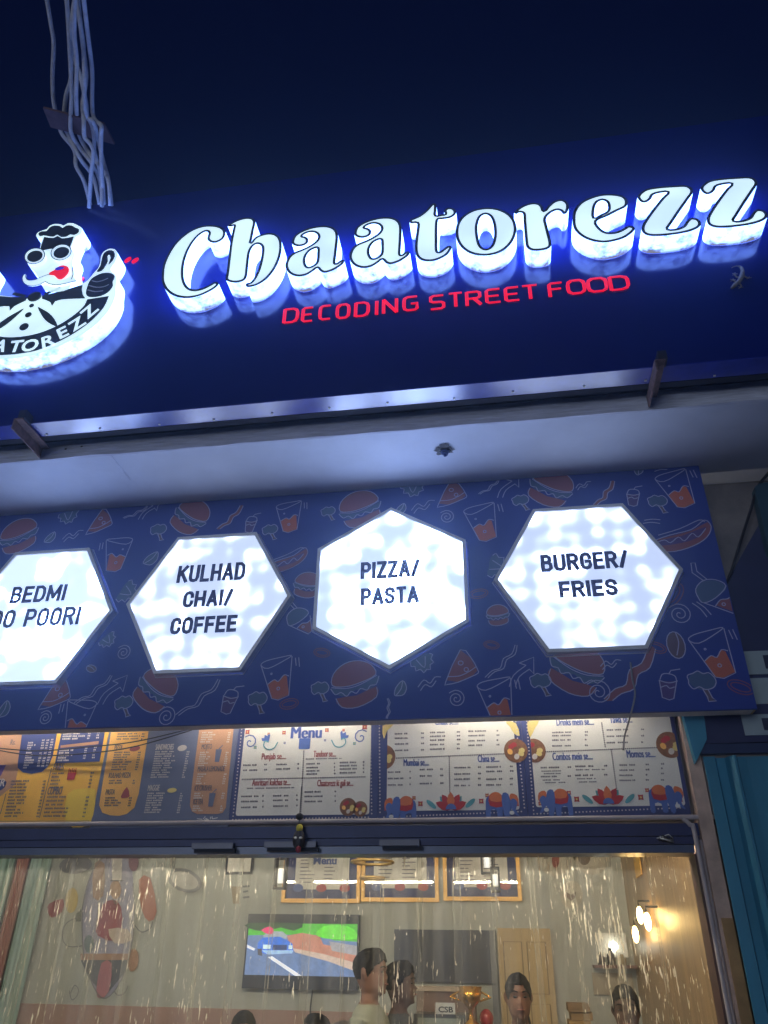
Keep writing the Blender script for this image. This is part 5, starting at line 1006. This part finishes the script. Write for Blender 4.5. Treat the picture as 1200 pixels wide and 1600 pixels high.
for zz0, zz1 in ((a[1]-.42, a[1]-.10), (a[1]-1.0, a[1]-.5)):
    for u in (.12, .56):
        b = MB(); b.box((a[0]+w_*u, YB-.05, zz0), (a[0]+w_*(u+.32), YB-.0405, zz1), M_door); rp_ = b.build('raised_panel', dr)
        b = MB(); b.line([(a[0]+w_*(u-.01), zz0-.008), (a[0]+w_*(u+.33), zz0-.008), (a[0]+w_*(u+.33), zz1+.008), (a[0]+w_*(u-.01), zz1+.008)], .009, YB-.0412, mat('door_groove', lin(128, 106, 70), .6), True); b.build('groove', rp_)
M_gold = mat('gilt_frame', lin(206, 160, 84), .35, .3, var=.1)
M_glass = bpy.data.materials.new('picture_glass'); M_glass.use_nodes = True
nt = M_glass.node_tree; nt.nodes.clear(); o_ = nt.nodes.new('ShaderNodeOutputMaterial'); t_ = nt.nodes.new('ShaderNodeBsdfTransparent'); g_ = nt.nodes.new('ShaderNodeBsdfGlossy'); g_.inputs['Roughness'].default_value = .03; mx = nt.nodes.new('ShaderNodeMixShader'); mx.inputs[0].default_value = .10
nt.links.new(t_.outputs[0], mx.inputs[1]); nt.links.new(g_.outputs[0], mx.inputs[2]); nt.links.new(mx.outputs[0], o_.inputs[0])
for i, (xl, xr, lab) in enumerate(((446, 562, 'gilt framed menu headed Menu on the back wall'), (566, 686, 'gilt framed menu on the back wall right of the one headed Menu'), (691, 816, 'gilt framed menu on the back wall nearest the beige door'))):
    a, c = xz(xl, 1318, YB-.03), xz(xr, 1411-i*1.5, YB-.03); zt = c[1]+.62; fr_ = empty('framed_menu', ((a[0]+c[0])/2, YB, c[1]), lab, 'picture', 'framed menus on the back wall')
    x0, x1, z0, t = a[0], c[0], c[1], .03
    b = MB()
    for p, q in (((x0, z0), (x1, z0+t)), ((x0, zt-t), (x1, zt)), ((x0, z0+t), (x0+t, zt-t)), ((x1-t, z0+t), (x1, zt-t))): b.box((p[0], YB-.035, p[1]), (q[0], YB, q[1]), M_gold)
    b.build('frame', fr_)
    b = MB(); b.poly([(x0+t, z0+t), (x1-t, z0+t), (x1-t, zt-t), (x0+t, zt-t)], YB-.006, M_pblue); b.build('navy_mat', fr_)
    b = MB(); b.poly([(x0+.1, z0+.1), (x1-.1, z0+.1), (x1-.1, zt-.08), (x0+.1, zt-.08)], YB-.009, M_cream); b.build('menu_sheet', fr_)
    b = MB(); YMs = YM; 
    if i == 0: put_text(b, 'Menu', x0+.25, x0+.45, zt-.33, .06, YB-.012, M_inkblue, .03)
    for k in range(16):
        x = x0+.14+(k % 2)*(x1-x0-.2)*.45; z = z0+.15+(k//2)*.028; b.box((x, YB-.0115, z), (x+rngm.uniform(.06, .13), YB-.0105, z+.007), M_ink)
    for u in (.2, .5, .8): b.poly(ellipse(x0+(x1-x0)*u, z0+.11, .045, .03, 0, 12), YB-.0118, [M_elb, M_elr, M_elb][int(u*2)])
    b.build('print', fr_)
    b = MB(); b.poly([(x0+t, z0+t), (x1-t, z0+t), (x1-t, zt-t), (x0+t, zt-t)], YB-.022, M_glass); b.build('glass', fr_)
# small frames, decals and mural on the walls
a, c = xz(356, 1320, YB-.02), xz(394, 1366, YB-.02); r = empty('small_picture', (a[0], YB, c[1]), 'small black framed picture on the wall above the television', 'picture')
b = MB(); b.box((a[0], YB-.02, c[1]), (c[0], YB, a[1]+.1), M_black); b.build('frame', r); b = MB(); b.box((a[0]+.02, YB-.023, c[1]+.02), (c[0]-.02, YB-.021, a[1]+.08), M_cream); b.build('sheet', r)
def decal(name, label, cat, shapes, Y=YB):
    pts = [p for s_ in shapes for p in s_[1]]; c = Vector((sum(p[0] for p in pts)/len(pts), 0, 0))
    r = empty(name, (xz(c.x, 1400, Y)[0], Y, min(xz(*p, Y)[1] for p in pts)), label, cat)
    for i, (col, P, nm, s_) in enumerate(shapes):
        b = MB(); L = [xz(*p, Y) for p in P]; b.poly(smooth(L, s_) if s_ else L, Y-.001-.0012*i, mat('print_%d_%d_%d' % col, lin(*[c_*.78+.22*190 for c_ in col]), .7, var=.12)); b.build(nm, r)  # print colours mixed towards pale grey to stand for haze
decal('wall_decal', 'round wall sticker with a seated figure in red above the beige door', 'sticker', [((190,186,170), ellipse(868,1335,32,34,0,24), 'disc', 0), ((130,60,50), ellipse(868,1344,6,12,0,14), 'figure', 0), ((70,50,40), ellipse(867,1328,6,6,0,10), 'head', 0), ((120,110,100), [(848,1322),(858,1322),(856,1342),(850,1342)], 'cup', 0)])
decal('wall_decal', 'round wall sticker with a dark figure and writing strokes, next to the red one', 'sticker', [((190,186,170), ellipse(925,1333,30,34,0,24), 'disc', 0), ((96,80,60), ellipse(913,1338,10,14,0,14), 'figure', 0), ((110,104,96), [(928,1320),(945,1318),(946,1324),(929,1326)], 'stroke', 0), ((110,104,96), [(928,1332),(946,1330),(946,1336),(929,1338)], 'stroke', 0)])
decal('wall_decal', 'small round wall sticker with a brown heart beside the door corner', 'sticker', [((186,182,166), ellipse(893,1398,18,22,0,20), 'disc', 0), ((100,78,66), [(885,1394),(893,1398),(900,1393),(899,1402),(892,1408),(886,1402)], 'heart', 0)])
decal('wall_decal', 'wall sticker of a tan cup with script beside the small framed picture', 'sticker', [((150,132,96), [(361,1385),(376,1385),(373,1412),(364,1412)], 'cup', 0), ((96,96,98), [(379,1384),(390,1383),(390,1386),(379,1387)], 'stroke', 0), ((96,96,98), [(380,1392),(388,1391),(388,1394),(380,1395)], 'stroke', 0), ((96,96,98), [(380,1401),(390,1400),(390,1403),(380,1404)], 'stroke', 0)])
decal('wall_mural', 'painted wall mural of a cook in red among food shapes', 'mural', [
 ((150,150,178), [(128,1420),(140,1370),(160,1340),(200,1335),(208,1380),(210,1430),(205,1480),(190,1530),(165,1560),(145,1540),(130,1490)], 'blue_ground', 3),
 ((84,88,96), [(126,1500),(200,1500),(195,1520),(165,1556),(140,1530)], 'boat_hull', 0), ((170,130,104), [(126,1490),(205,1490),(205,1500),(126,1500)], 'table_edge', 0),
 ((204,200,196), [(174,1325),(192,1325),(190,1376),(176,1376)], 'cook_hat', 0), ((176,140,116), ellipse(181,1390,9,15,0,14), 'cook_face', 0), ((150,62,78), [(150,1455),(160,1415),(178,1406),(190,1418),(190,1450),(176,1470),(160,1465)], 'cook_coat', 2), ((208,190,176), [(170,1452),(200,1452),(204,1470),(180,1474)], 'apron', 2),
 ((160,126,104), [(148,1350),(164,1350),(162,1400),(146,1402)], 'jug', 2), ((96,116,120), ellipse(140,1475,8,14,0,12), 'bottle', 0), ((196,170,90), ellipse(113,1407,10,20,6,14), 'lemon_shape', 0), ((150,76,84), [(78,1412),(100,1405),(98,1425),(82,1434),(76,1424)], 'chilli', 2), ((112,72,80), ellipse(210,1348,8,14,0,12), 'aubergine', 0),
 ((178,104,82), [(218,1375),(236,1372),(246,1425),(234,1440),(222,1420)], 'pepper', 2), ((168,126,100), ellipse(209,1500,9,18,6,14), 'potato', 0), ((170,100,116), [(160,1505),(176,1505),(172,1548),(158,1560),(152,1548)], 'fish', 2), ((96,104,96), [(121,1428),(128,1420),(128,1440),(120,1440)], 'leaf', 0),
 ((110,112,122), ellipse(120,1352,26,14,-6,16), 'bowl', 0), ((120,122,124), ellipse(290,1376,28,18,20,18), 'pan', 0), ((186,186,180), ellipse(290,1376,22,13,20,18), 'pan_inside', 0)])
r = bpy.data.objects['wall_mural']
for P in ([(128,1420),(140,1370),(160,1340)], [(208,1380),(210,1430),(205,1480),(190,1530),(165,1560),(145,1540),(130,1490),(128,1420)], [(172,1376),(192,1376)], [(176,1404),(181,1412),(186,1404)], [(126,1432),(104,1442),(97,1462),(105,1478),(128,1478)], [(110,1552),(116,1540),(122,1545),(120,1556),(112,1562),(108,1548)], [(200,1540),(194,1552),(184,1555),(178,1548)], [(205,1438),(220,1456),(235,1450),(238,1440)]):
    b = MB(); b.line(smooth([xz(*p, YB-.03) for p in P], 4, False), .008, YB-.028, mat('print_grey_scroll', lin(128, 128, 128), .7)); b.build('scroll', r)
# wall bands: pink ground strip low down, pale drapes at the left
b = MB(); q = xz(0, 1578, YB); b.box((-4.6, YB-.012, .1), (xz(640, 1580, YB)[0], YB, q[1]+.05), mat('dusty_pink_dado', lin(168, 138, 128), .7, var=.1, scale=4)); o = b.build('dado', bpy.data.objects['back_wall'])
for i, (xl, xr, col) in enumerate(((-40, 12, (150,182,176)), (14, 34, (176,128,124)), (36, 70, (160,184,178)))):
    a, c = xz(xl, 1400, YB-.06), xz(xr, 1400, YB-.06); b = MB(); n_ = 14
    vs = [(a[0]+(c[0]-a[0])*k/n_, YB-.06+.02*math.sin(k*2.1), z) for z in (.1, 2.7) for k in range(n_+1)]
    b.add(vs, [(k, k+1, k+n_+2, k+n_+1) for k in range(n_)], mat('drape_%d' % i, lin(*col), .8, var=.08)); o = b.build('drape', smooth=True)
    tag(o, ['pale green drape at the edge of the shop wall', 'dusty pink drape between two pale green drapes', 'pale green drape between the pink drape and the mural'][i], 'drape')
# ring pendant and box lanterns
rp = empty('ring_pendant', atY(583, 1345, 1.7), 'gold two ring pendant lamp hanging before the framed menus', 'lamp')
for cy, rad in ((1347, .135), (1372, .075)):
    c = atY(582, cy, 1.7); b = MB(); b.tube([(c.x+rad*math.cos(a), 1.7+rad*math.sin(a), c.z) for a in (2*math.pi*k/40 for k in range(41))], .009, mat('brass', lin(190, 160, 100), .3, .6, var=0), 8); b.build('ring', rp, True)
c = atY(582, 1347, 1.7)
for k in range(3): a = k*2.1; b = MB(); b.tube([(c.x+.13*math.cos(a), 1.7+.13*math.sin(a), c.z), (c.x, 1.7, 2.899)], .002, M_black, 5); b.build('cord', rp)
M_lant = mat('lit_lantern_glass', (.8, .8, .8), .4, emit=(1, .97, .9), strength=.9, var=0)
for x0_, y0_, x1_, y1_, lab in ((428,1340,450,1390,'small black framed lantern hanging left of the framed menu headed Menu'), (752,1325,770,1366,'black framed box lantern, upper of a stepped pair'), (768,1355,780,1394,'black framed box lantern, lower of a stepped pair')):
    a, c = atY(x0_, y1_, 2.0), atY(x1_, y0_, 2.0); r = empty('box_lantern', (a.x, 2.0, a.z), lab, 'lantern')
    for p, q in (((a.x, a.z), (a.x+.012, c.z)), ((c.x-.012, a.z), (c.x, c.z)), ((a.x+.012, a.z), (c.x-.012, a.z+.012)), ((a.x+.012, c.z-.012), (c.x-.012, c.z))):
        b = MB(); b.box((p[0], 1.96, p[1]), (q[0], 2.03, q[1]), M_black); b.build('frame_bar', r)
    b = MB(); b.tube([((a.x+c.x)/2, 2, a.z+.04), ((a.x+c.x)/2, 2, (a.z+c.z)/2+.03)], .022, M_lant, 10); b.build('lit_glass', r, True)
    b = MB(); b.tube([((a.x+c.x)/2, 2, c.z), ((a.x+c.x)/2, 2, 2.899)], .003, M_black, 5); b.build('cord', r)
# warm filament bulbs and white switchboard lamp on the panelled right wall
XW = .835
M_warm = mat('lit_filament', (1, .8, .5), .4, emit=(1, .66, .25), strength=30, var=0)
for i, (x, y) in enumerate(((1000, 1430), (1012, 1440), (993, 1460))):
    p = atX(x, y, XW-.07); r = empty('filament_bulb', (XW, p.y, p.z-.06), 'glowing filament bulb on the brown panelled wall', 'bulb', 'filament bulbs on the panelled wall')
    ball((XW-.07, p.y, p.z), .02, .03, .05, M_warm).build('lit_bulb', r, True)
    b = MB(); b.tube([(XW, p.y, p.z+.08), (XW-.07, p.y, p.z+.08), (XW-.07, p.y, p.z+.045)], .007, M_black, 6); b.build('bulb_arm', r)
p = atY(962, 1478, 3.0); r = empty('wall_lamp', (p.x, YB, p.z-.1), 'small white wall lamp glowing above the cluttered shelf', 'lamp')
b = MB(); b.box((p.x-.11, YB-.03, p.z-.07), (p.x+.10, YB, p.z+.09), M_cream); b.build('back_plate', r)
ball((p.x, YB-.06, p.z), .032, .03, .032, mat('lit_globe', (.9, .9, .9), .4, emit=(.98, 1, .86), strength=7, var=0)).build('lit_globe', r, True)
c = atY(962, 1508, YB-.1); b = MB(); b.box((c.x-.16, YB-.2, c.z-.02), (c.x+.14, YB, c.z), M_wood); sh2 = b.build('wall_shelf'); tag(sh2, 'small brown shelf under the white wall lamp', 'shelf')
for i, (dx, hh, col) in enumerate(((-.10,.08,(70,58,50)),(-.03,.11,(60,56,60)),(.05,.07,(150,130,80)))):
    b = MB(); b.tube([(c.x+dx, YB-.12, c.z+.001), (c.x+dx, YB-.12, c.z+hh*.6), (c.x+dx, YB-.12, c.z+hh*.75), (c.x+dx, YB-.12, c.z+hh)], [.028, .028, .014, .012], mat('idol_%d' % i, lin(*col), .5)); o = b.build('figurine', smooth=True); tag(o, ['short dark', 'tall dark', 'small brass'][i]+' figurine on the brown shelf under the white lamp', 'figurine')
c = xz(962, 1530, YB); b = MB(); b.box((c[0]-.17, YB-.02, c[1]-.10), (c[0]+.12, YB, c[1]+.04), mat('pale_notice', lin(168, 158, 138), .6)); o = b.build('wall_notice'); tag(o, 'pale grey notice on the wall below the small shelf', 'notice')
# counter with crowded top, trophy, placard, machine
ctop = atY(700, 1598, 2.3).z-.03
ct = empty('shop_counter', (-.35, 2.5, 0), 'brown wooden counter with the trophy and placard on it', 'counter')
b = MB(); b.box((-1.25, 2.25, 0.005), (.25, 2.75, ctop-.035), M_wood); b.build('body', ct); b = MB(); b.box((-1.3, 2.2, ctop-.034), (.3, 2.8, ctop), mat('counter_top', lin(96, 76, 62), .35)); b.build('top', ct)
a, c = xz(652, 1548, 2.95), xz(722, 1600, 2.95); b = MB(); b.box((a[0], 2.9, 0.005), (c[0]+.1, 3.12, a[1]), mat('brown_cabinet', lin(116, 92, 84), .6, var=.15)); o = b.build('brown_cabinet'); tag(o, 'plain brown cabinet behind the placard lettered CSB', 'cabinet')
b = MB(); q = xz(722, 1545, 3.0); b.box((a[0], 2.88, a[1]+.001), (c[0], 3.12, a[1]+.03), mat('cream_shelf', lin(186, 168, 150), .6)); b.build('cabinet_top', o)
a, c = atY(681, 1588, 2.35), atY(711, 1567, 2.35)
r = empty('placard', (a.x, 2.35, ctop), 'small white placard lettered CSB on the counter', 'placard')
b = MB(); b.box((a.x, 2.35, a.z), (c.x, 2.356, c.z), M_white); b.build('card', r); b = MB(); put_text(b, 'CSB', a.x+.018, c.x-.014, a.z+.024, c.z-a.z-.046, 2.348, M_black, .025); b.build('lettering', r); b = MB(); b.tube([((a.x+c.x)/2, 2.36, ctop), ((a.x+c.x)/2, 2.36, a.z+.01)], .006, M_dark, 6); b.build('stem', r)
M_brass = mat('polished_brass', lin(214, 160, 70), .2, .9, var=.05)
t = atY(735, 1558, 2.3); r = empty('trophy_cup', (t.x, 2.3, ctop), 'brass trophy cup with curved handles on the counter', 'trophy')
hgt = t.z-ctop
def lathe(prof, c, m_, n=16):
    b = MB(); vs = [(c[0]+rr*math.cos(2*math.pi*j/n), c[1]+rr*math.sin(2*math.pi*j/n), c[2]+z) for rr, z in prof for j in range(n)]
    b.add(vs, [(i*n+j, i*n+(j+1) % n, (i+1)*n+(j+1) % n, (i+1)*n+j) for i in range(len(prof)-1) for j in range(n)], m_); return b
lathe([(.001,0),(.05,0),(.05,.03),(.02,.05),(.012,.09),(.02,.11)], (t.x, 2.3, ctop), M_brass).build('base', r, True)
lathe([(.02,.11),(.06,.15),(.075,.2),(.07,hgt+.03),(.078,hgt+.06),(.066,hgt+.06),(.06,.2),(.001,.15)], (t.x, 2.3, ctop), M_brass).build('cup', r, True)
for s_ in (-1, 1):
    b = MB(); b.tube(smooth([(t.x+s_*.06, 2.3, ctop+.15), (t.x+s_*.12, 2.3, ctop+.17), (t.x+s_*.13, 2.3, ctop+hgt), (t.x+s_*.07, 2.3, ctop+hgt+.03)], 4, False), .006, M_brass, 6); b.build('handle', r, True)
a = atY(690, 1583, 2.45); b = MB(); b.box((a.x-.17, 2.3, ctop), (a.x+.17, 2.6, a.z), mat('charcoal_plastic', lin(60, 62, 66), .3)); r = b.build('printer'); tag(r, 'charcoal machine with pale lid on the counter below the placard', 'machine')
b = MB(); b.box((a.x-.14, 2.28, ctop+.02), (a.x+.14, 2.299, a.z-.02), mat('pale_lid', lin(150, 160, 150), .2)); b.build('front_window', r)
a = atY(760, 1590, 2.3); ball((a.x, 2.32, ctop+.055), .045, .045, .055, mat('red_glass', lin(150, 46, 50), .25)).build('red_jar', None, True); tag(bpy.data.objects['red_jar'], 'red glass jar on the counter beside the trophy', 'jar')
a, c = atY(889, 1568, 2.2), atY(926, 1600, 2.2)
r = empty('box_stack', (a.x, 2.3, 0), 'pile of flat brown cartons beside the beige door', 'cartons'); zt = a.z
for k in range(9):
    b = MB(); j = rngm.uniform(-.012, .012); b.box((a.x+j, 2.2+j, zt-.045*(k+1)+.002), (c.x+j, 2.45+j, zt-.045*k), mat('carton_%d' % (k % 3), lin(128+10*(k % 3), 104+8*(k % 3), 78), .8)); b.build('carton', r)
b = MB(); b.box((a.x-.03, 2.18, 0.005), (c.x+.03, 2.48, zt-.405), M_wood); b.build('plinth', r)
b = MB(); p = atX(995, 1345, XW-.004); b.box((XW-.012, p.y-.16, p.z-.1), (XW-.001, p.y+.1, p.z+.22), mat('yellow_notice', lin(206, 160, 60), .6)); o = b.build('yellow_notice'); tag(o, 'yellow notice high on the brown panelled wall', 'notice')

# ------------------------------------------------------------------ people
M_skin = [mat('skin_a', lin(116, 80, 62), .6, var=.06), mat('skin_b', lin(110, 76, 58), .6, var=.06), mat('skin_c', lin(84, 58, 46), .6, var=.06)]  # skin tones darkened to carry the shade on the faces
M_hair = mat('black_hair', (.006, .005, .005), .9, spec=.15, var=.4, scale=40, stretch=(3, 3, .5), bump=.4)
HEADR = [(1.40,-.045,.062,.056),(1.465,-.048,.062,.055),(1.492,-.088,.058,.042),(1.51,-.100,.066,.056),(1.535,-.104,.078,.064),(1.555,-.105,.088,.067),(1.58,-.103,.098,.070),(1.605,-.094,.104,.073),(1.635,-.100,.106,.075),(1.665,-.095,.102,.072),(1.69,-.078,.088,.062),(1.71,-.045,.058,.040),(1.72,-.01,.02,.012)]
TORSO = [(.82,-.09,.10,.155),(.9,-.10,.115,.168),(1.0,-.10,.1,.152),(1.12,-.112,.098,.158),(1.25,-.122,.105,.178),(1.34,-.11,.105,.192),(1.39,-.085,.092,.175),(1.425,-.058,.075,.115),(1.45,-.048,.064,.066)]
def loft(mb, rings, m_, n=20, dz=0):
    vs = []
    for z, f_, b_, w in rings:
        cy, ry = (f_+b_)/2, (b_-f_)/2
        for j in range(n): a = 2*math.pi*j/n; vs.append((w*math.cos(a), cy+ry*math.sin(a), z+dz))
    k = len(rings)
    mb.add(vs, [(i*n+j, i*n+(j+1) % n, (i+1)*n+(j+1) % n, (i+1)*n+j) for i in range(k-1) for j in range(n)]+[tuple(range(n-1, -1, -1)), tuple(range((k-1)*n, k*n))], m_)
def person(label, head_px, Y, rz, skin, shirt, trouser, hair='short', seated=False, scale=1.0, group=None):
    top = atY(*head_px, Y); H = 1.72*scale; drop = .40 if seated else 0
    sc_ = (top.z+drop*scale)/1.72 if not seated else scale
    x = top.x
    root = empty('person', (x, Y, 0), label, 'person', group)
    b = MB(); k0 = shirt
    loft(b, TORSO, k0, 22, -drop); loft(b, HEADR, k0, 24, -drop)
    b.add([(0,-.097,1.612-drop),(-.013,-.1,1.572-drop),(.013,-.1,1.572-drop),(0,-.128,1.574-drop),(0,-.095,1.562-drop)], [(0,1,3),(0,3,2),(1,4,3),(2,3,4),(0,2,4,1)], k0)
    b.tube([(-.012,-.106,1.545-drop),(.012,-.106,1.545-drop)], .009, k0, 6); b.tube([(-.04,-.09,1.628-drop),(.04,-.09,1.628-drop)], .012, k0, 6); b.tube([(0,-.085,1.50-drop),(0,-.097,1.508-drop)], .018, k0, 8)
    for s_ in (-1, 1):
        b.tube([(s_*.073,.012,1.57-drop),(s_*.08,.018,1.60-drop),(s_*.078,.022,1.625-drop)], [.010,.016,.013], k0, 8)
        sh_, el, wr = Vector((s_*.172,0,1.365-drop)), Vector((s_*.225,.03,1.08-drop)), Vector((s_*.20,-.12,.88-drop+.04))
        b.tube([sh_, sh_.lerp(el, .5), el, el.lerp(wr, .5), wr], [.062,.05,.042,.036,.026], k0, 10)
        d = (wr-el).normalized(); b.tube([wr, wr+d*.05, wr+d*.09], [.026,.036,.03], k0, 8)
        for q in range(4): o_ = Vector((s_*(-.027+.018*q), 0, 0)); b.tube([wr+d*.075+o_, wr+d*.12+o_, wr+d*(.15+.008*(q in (1, 2)))+o_+Vector((0, .012, -.012))], [.0095,.009,.008], k0, 6)
        b.tube([wr+d*.03+Vector((-s_*.028,0,0)), wr+d*.07+Vector((-s_*.052,-.01,0)), wr+d*.10+Vector((-s_*.056,-.012,0))], [.011,.010,.009], k0, 6)
        hp = Vector((s_*.09,0,.86-drop)); kn = Vector((s_*.12,-.40,.50)) if seated else Vector((s_*.1,-.01,.48)); an = Vector((s_*.12,-.38,.09)) if seated else Vector((s_*.1,.02,.09))
        b.tube([hp, hp.lerp(kn, .5), kn, kn.lerp(an, .4), an, an-Vector((0,0,.05))], [.088,.075,.058,.055,.04,.042], k0, 10); b.tube([an+Vector((0,.03,-.05)), an+Vector((0,-.08,-.055)), an+Vector((0,-.17,-.06))], [.04,.042,.03], k0, 8)
    b.v = [(v[0]*sc_, v[1]*sc_, v[2]*sc_) for v in b.v]
    me = b.build('body'); c0 = me.location.copy()
    voxel(me, .011, 3)
    me.data.materials.clear()
    for m_ in (skin, shirt, trouser, M_dark): me.data.materials.append(m_)
    for p in me.data.polygons:
        c = (p.center+c0)/sc_; z = c.z+drop
        if z > 1.435+.5*max(0, abs(c.x)-.05)*0 and abs(c.x) < .12 and z > 1.43-.25*(c.y < -.03): k = 0
        elif z > .93 and abs(c.x) > .17 and z < 1.12: k = 0
        elif c.z < .07 and not seated or c.z < .07: k = 3
        elif z > .87 and not (seated and c.y < -.13 and z < 1.05 and abs(c.x) < .16): k = 1
        else: k = 2
        if abs(c.x) > .16 and z < 1.05 and z > .7 and c.y < -.02: k = 0
        p.material_index = k; p.use_smooth = True
    me.parent = root; me.location = c0
    # hair shell over the skull
    hb = MB(); n, k = 64, 44; vs = []; keep = []
    for i in range(k+1):
        t_ = math.pi*i/k
        for j in range(n):
            a = 2*math.pi*j/n; dx, dy, dz = math.sin(t_)*math.cos(a), math.sin(t_)*math.sin(a), math.cos(t_)
            bump = 1+.05*noise.noise((dx*3+x, dy*3, dz*3))+.03*noise.noise((dx*9, dy*9, dz*9+x))
            q = .092 if hair == 'short' else .088
            vs.append((dx*q*bump*.90, .004+dy*.115*bump, 1.632+dz*(.105 if hair == 'short' else .1)*bump+(.02*max(0, -dy)*(dz > .5) if hair == 'short' else 0)-drop))
    for i in range(k):
        for j in range(n):
            q = [i*n+j, i*n+(j+1) % n, (i+1)*n+(j+1) % n, (i+1)*n+j]
            cy = sum(vs[w][1] for w in q)/4; cz = sum(vs[w][2] for w in q)/4+drop
            line = 1.672 if cy < -.06 else (1.672-(cy+.06)*1.3 if cy < .03 else 1.545)
            cxx = abs(sum(vs[w][0] for w in q)/4)
            if cy < .03: line -= (.085 if hair == 'long' else .03)*max(0, cxx-.03)/.05
            if hair == 'bald': line = 1.70 if cy < .02 else 1.57
            if cz > line: keep.append(tuple(q[::-1]))
    hb.add(vs, keep, M_hair)
    if hair == 'long':
        hb.tube(smooth([(-.02,.09,1.66-drop),(.0,.115,1.56-drop),(.03,.11,1.44-drop),(.05,.1,1.32-drop),(.05,.09,1.2-drop)], 3, False), [.05,.052,.054,.055,.055,.054,.052,.05,.046,.042,.036,.028,.018], M_hair, 10)
    hb.v = [(v[0]*sc_, v[1]*sc_, v[2]*sc_) for v in hb.v]
    ho = hb.build('hair', None, True); c1 = ho.location.copy(); ho.parent = root; ho.location = c1
    md = ho.modifiers.new('t', 'SOLIDIFY'); md.thickness = .012; md.offset = -1
    for s_ in (-1, 1):
        e = ball((s_*.031*sc_, -.0915*sc_, (1.607-drop)*sc_), .013*sc_, .008*sc_, .0055*sc_, M_black, 8).build('eye', None, True); c_ = e.location.copy(); e.parent = root; e.location = c_
        bm_ = MB(); bm_.tube([Vector((s_*.014,-.1045,1.632-drop))*sc_, Vector((s_*.034,-.101,1.638-drop))*sc_, Vector((s_*.052,-.088,1.632-drop))*sc_], .0035*sc_, M_hair, 5); e = bm_.build('eyebrow', None, True); c_ = e.location.copy(); e.parent = root; e.location = c_
    bm_ = MB(); bm_.tube([Vector((-.022,-.1065,1.5425-drop))*sc_, Vector((0,-.117,1.5425-drop))*sc_, Vector((.022,-.1065,1.5425-drop))*sc_], .0035*sc_, mat('lips', lin(150, 92, 84), .5), 5); e = bm_.build('lips', None, True); c_ = e.location.copy(); e.parent = root; e.location = c_
    root.rotation_euler = (0, 0, rz)
    return root
M_grey = mat('grey_green_cotton', lin(142, 146, 132), .85, var=.08); M_dgrey = mat('dark_grey_cotton', lin(70, 74, 76), .85, var=.1); M_denim = mat('dark_denim', lin(40, 46, 62), .85); M_floral = mat('grey_floral_cotton', lin(132, 132, 128), .85, var=.5, scale=40); M_maroon = mat('maroon_cotton', lin(96, 60, 58), .85)
person('man in profile wearing a grey shirt, with swept up black hair, before the dark board', (580, 1486), 1.75, R(78), M_skin[0], M_grey, M_denim)
person('dark haired man in a dark shirt just behind the man in grey', (625, 1505), 1.98, R(84), M_skin[2], M_dgrey, M_denim)
person('woman in a grey print top facing out with tied black hair', (808, 1523), 1.45, R(6), M_skin[0], M_floral, M_denim, 'long')
person('man with short black hair beside the brown panelled wall', (974, 1543), 1.35, R(-8), M_skin[2], M_dgrey, M_denim, 'short')
def stool(x, y, label):
    r = empty('stool', (x, y, 0), label, 'stool', 'stools inside the shop')
    lathe([(.001,.40),(.17,.40),(.17,.43),(.001,.43)], (x, y, 0), M_wood).build('seat', r)
    for k in range(4): a = math.pi/4+k*math.pi/2; b = MB(); b.tube([(x+.12*math.cos(a), y+.12*math.sin(a), .4), (x+.16*math.cos(a), y+.16*math.sin(a), 0)], .014, M_dark, 6); b.build('leg', r)
for (hx, hy, lab) in ((382, 1583, 'seated person with black hair under the television, only the crown showing'), (495, 1588, 'seated person with black hair beside the man in grey, only the crown showing')):
    t = atY(hx, hy, 2.1); s_ = t.z/(1.72-.40)
    person(lab, (hx, hy), 2.1, R(20 if hx < 450 else -30), M_skin[1], M_maroon, M_denim, 'short', True, s_)
    stool(t.x, 2.15, 'wooden stool under a seated customer')

# ------------------------------------------------------------------ haze volume added for the bloom round the lit signs
M_haze = bpy.data.materials.new('bloom_haze'); M_haze.use_nodes = True
nt = M_haze.node_tree; nt.nodes.clear(); o_ = nt.nodes.new('ShaderNodeOutputMaterial'); v_ = nt.nodes.new('ShaderNodeVolumePrincipled')
v_.inputs['Color'].default_value = (.62, .78, 1, 1); v_.inputs['Density'].default_value = .025; v_.inputs['Anisotropy'].default_value = .88
nt.links.new(v_.outputs[0], o_.inputs['Volume'])
b = MB(); b.box((-9.6, -9.6, -1.2), (8.6, 4.2, 8.2), M_haze); o = b.build('haze'); o['kind'] = 'stuff'; o['label'] = 'thin haze added for the bloom round the lit signs'
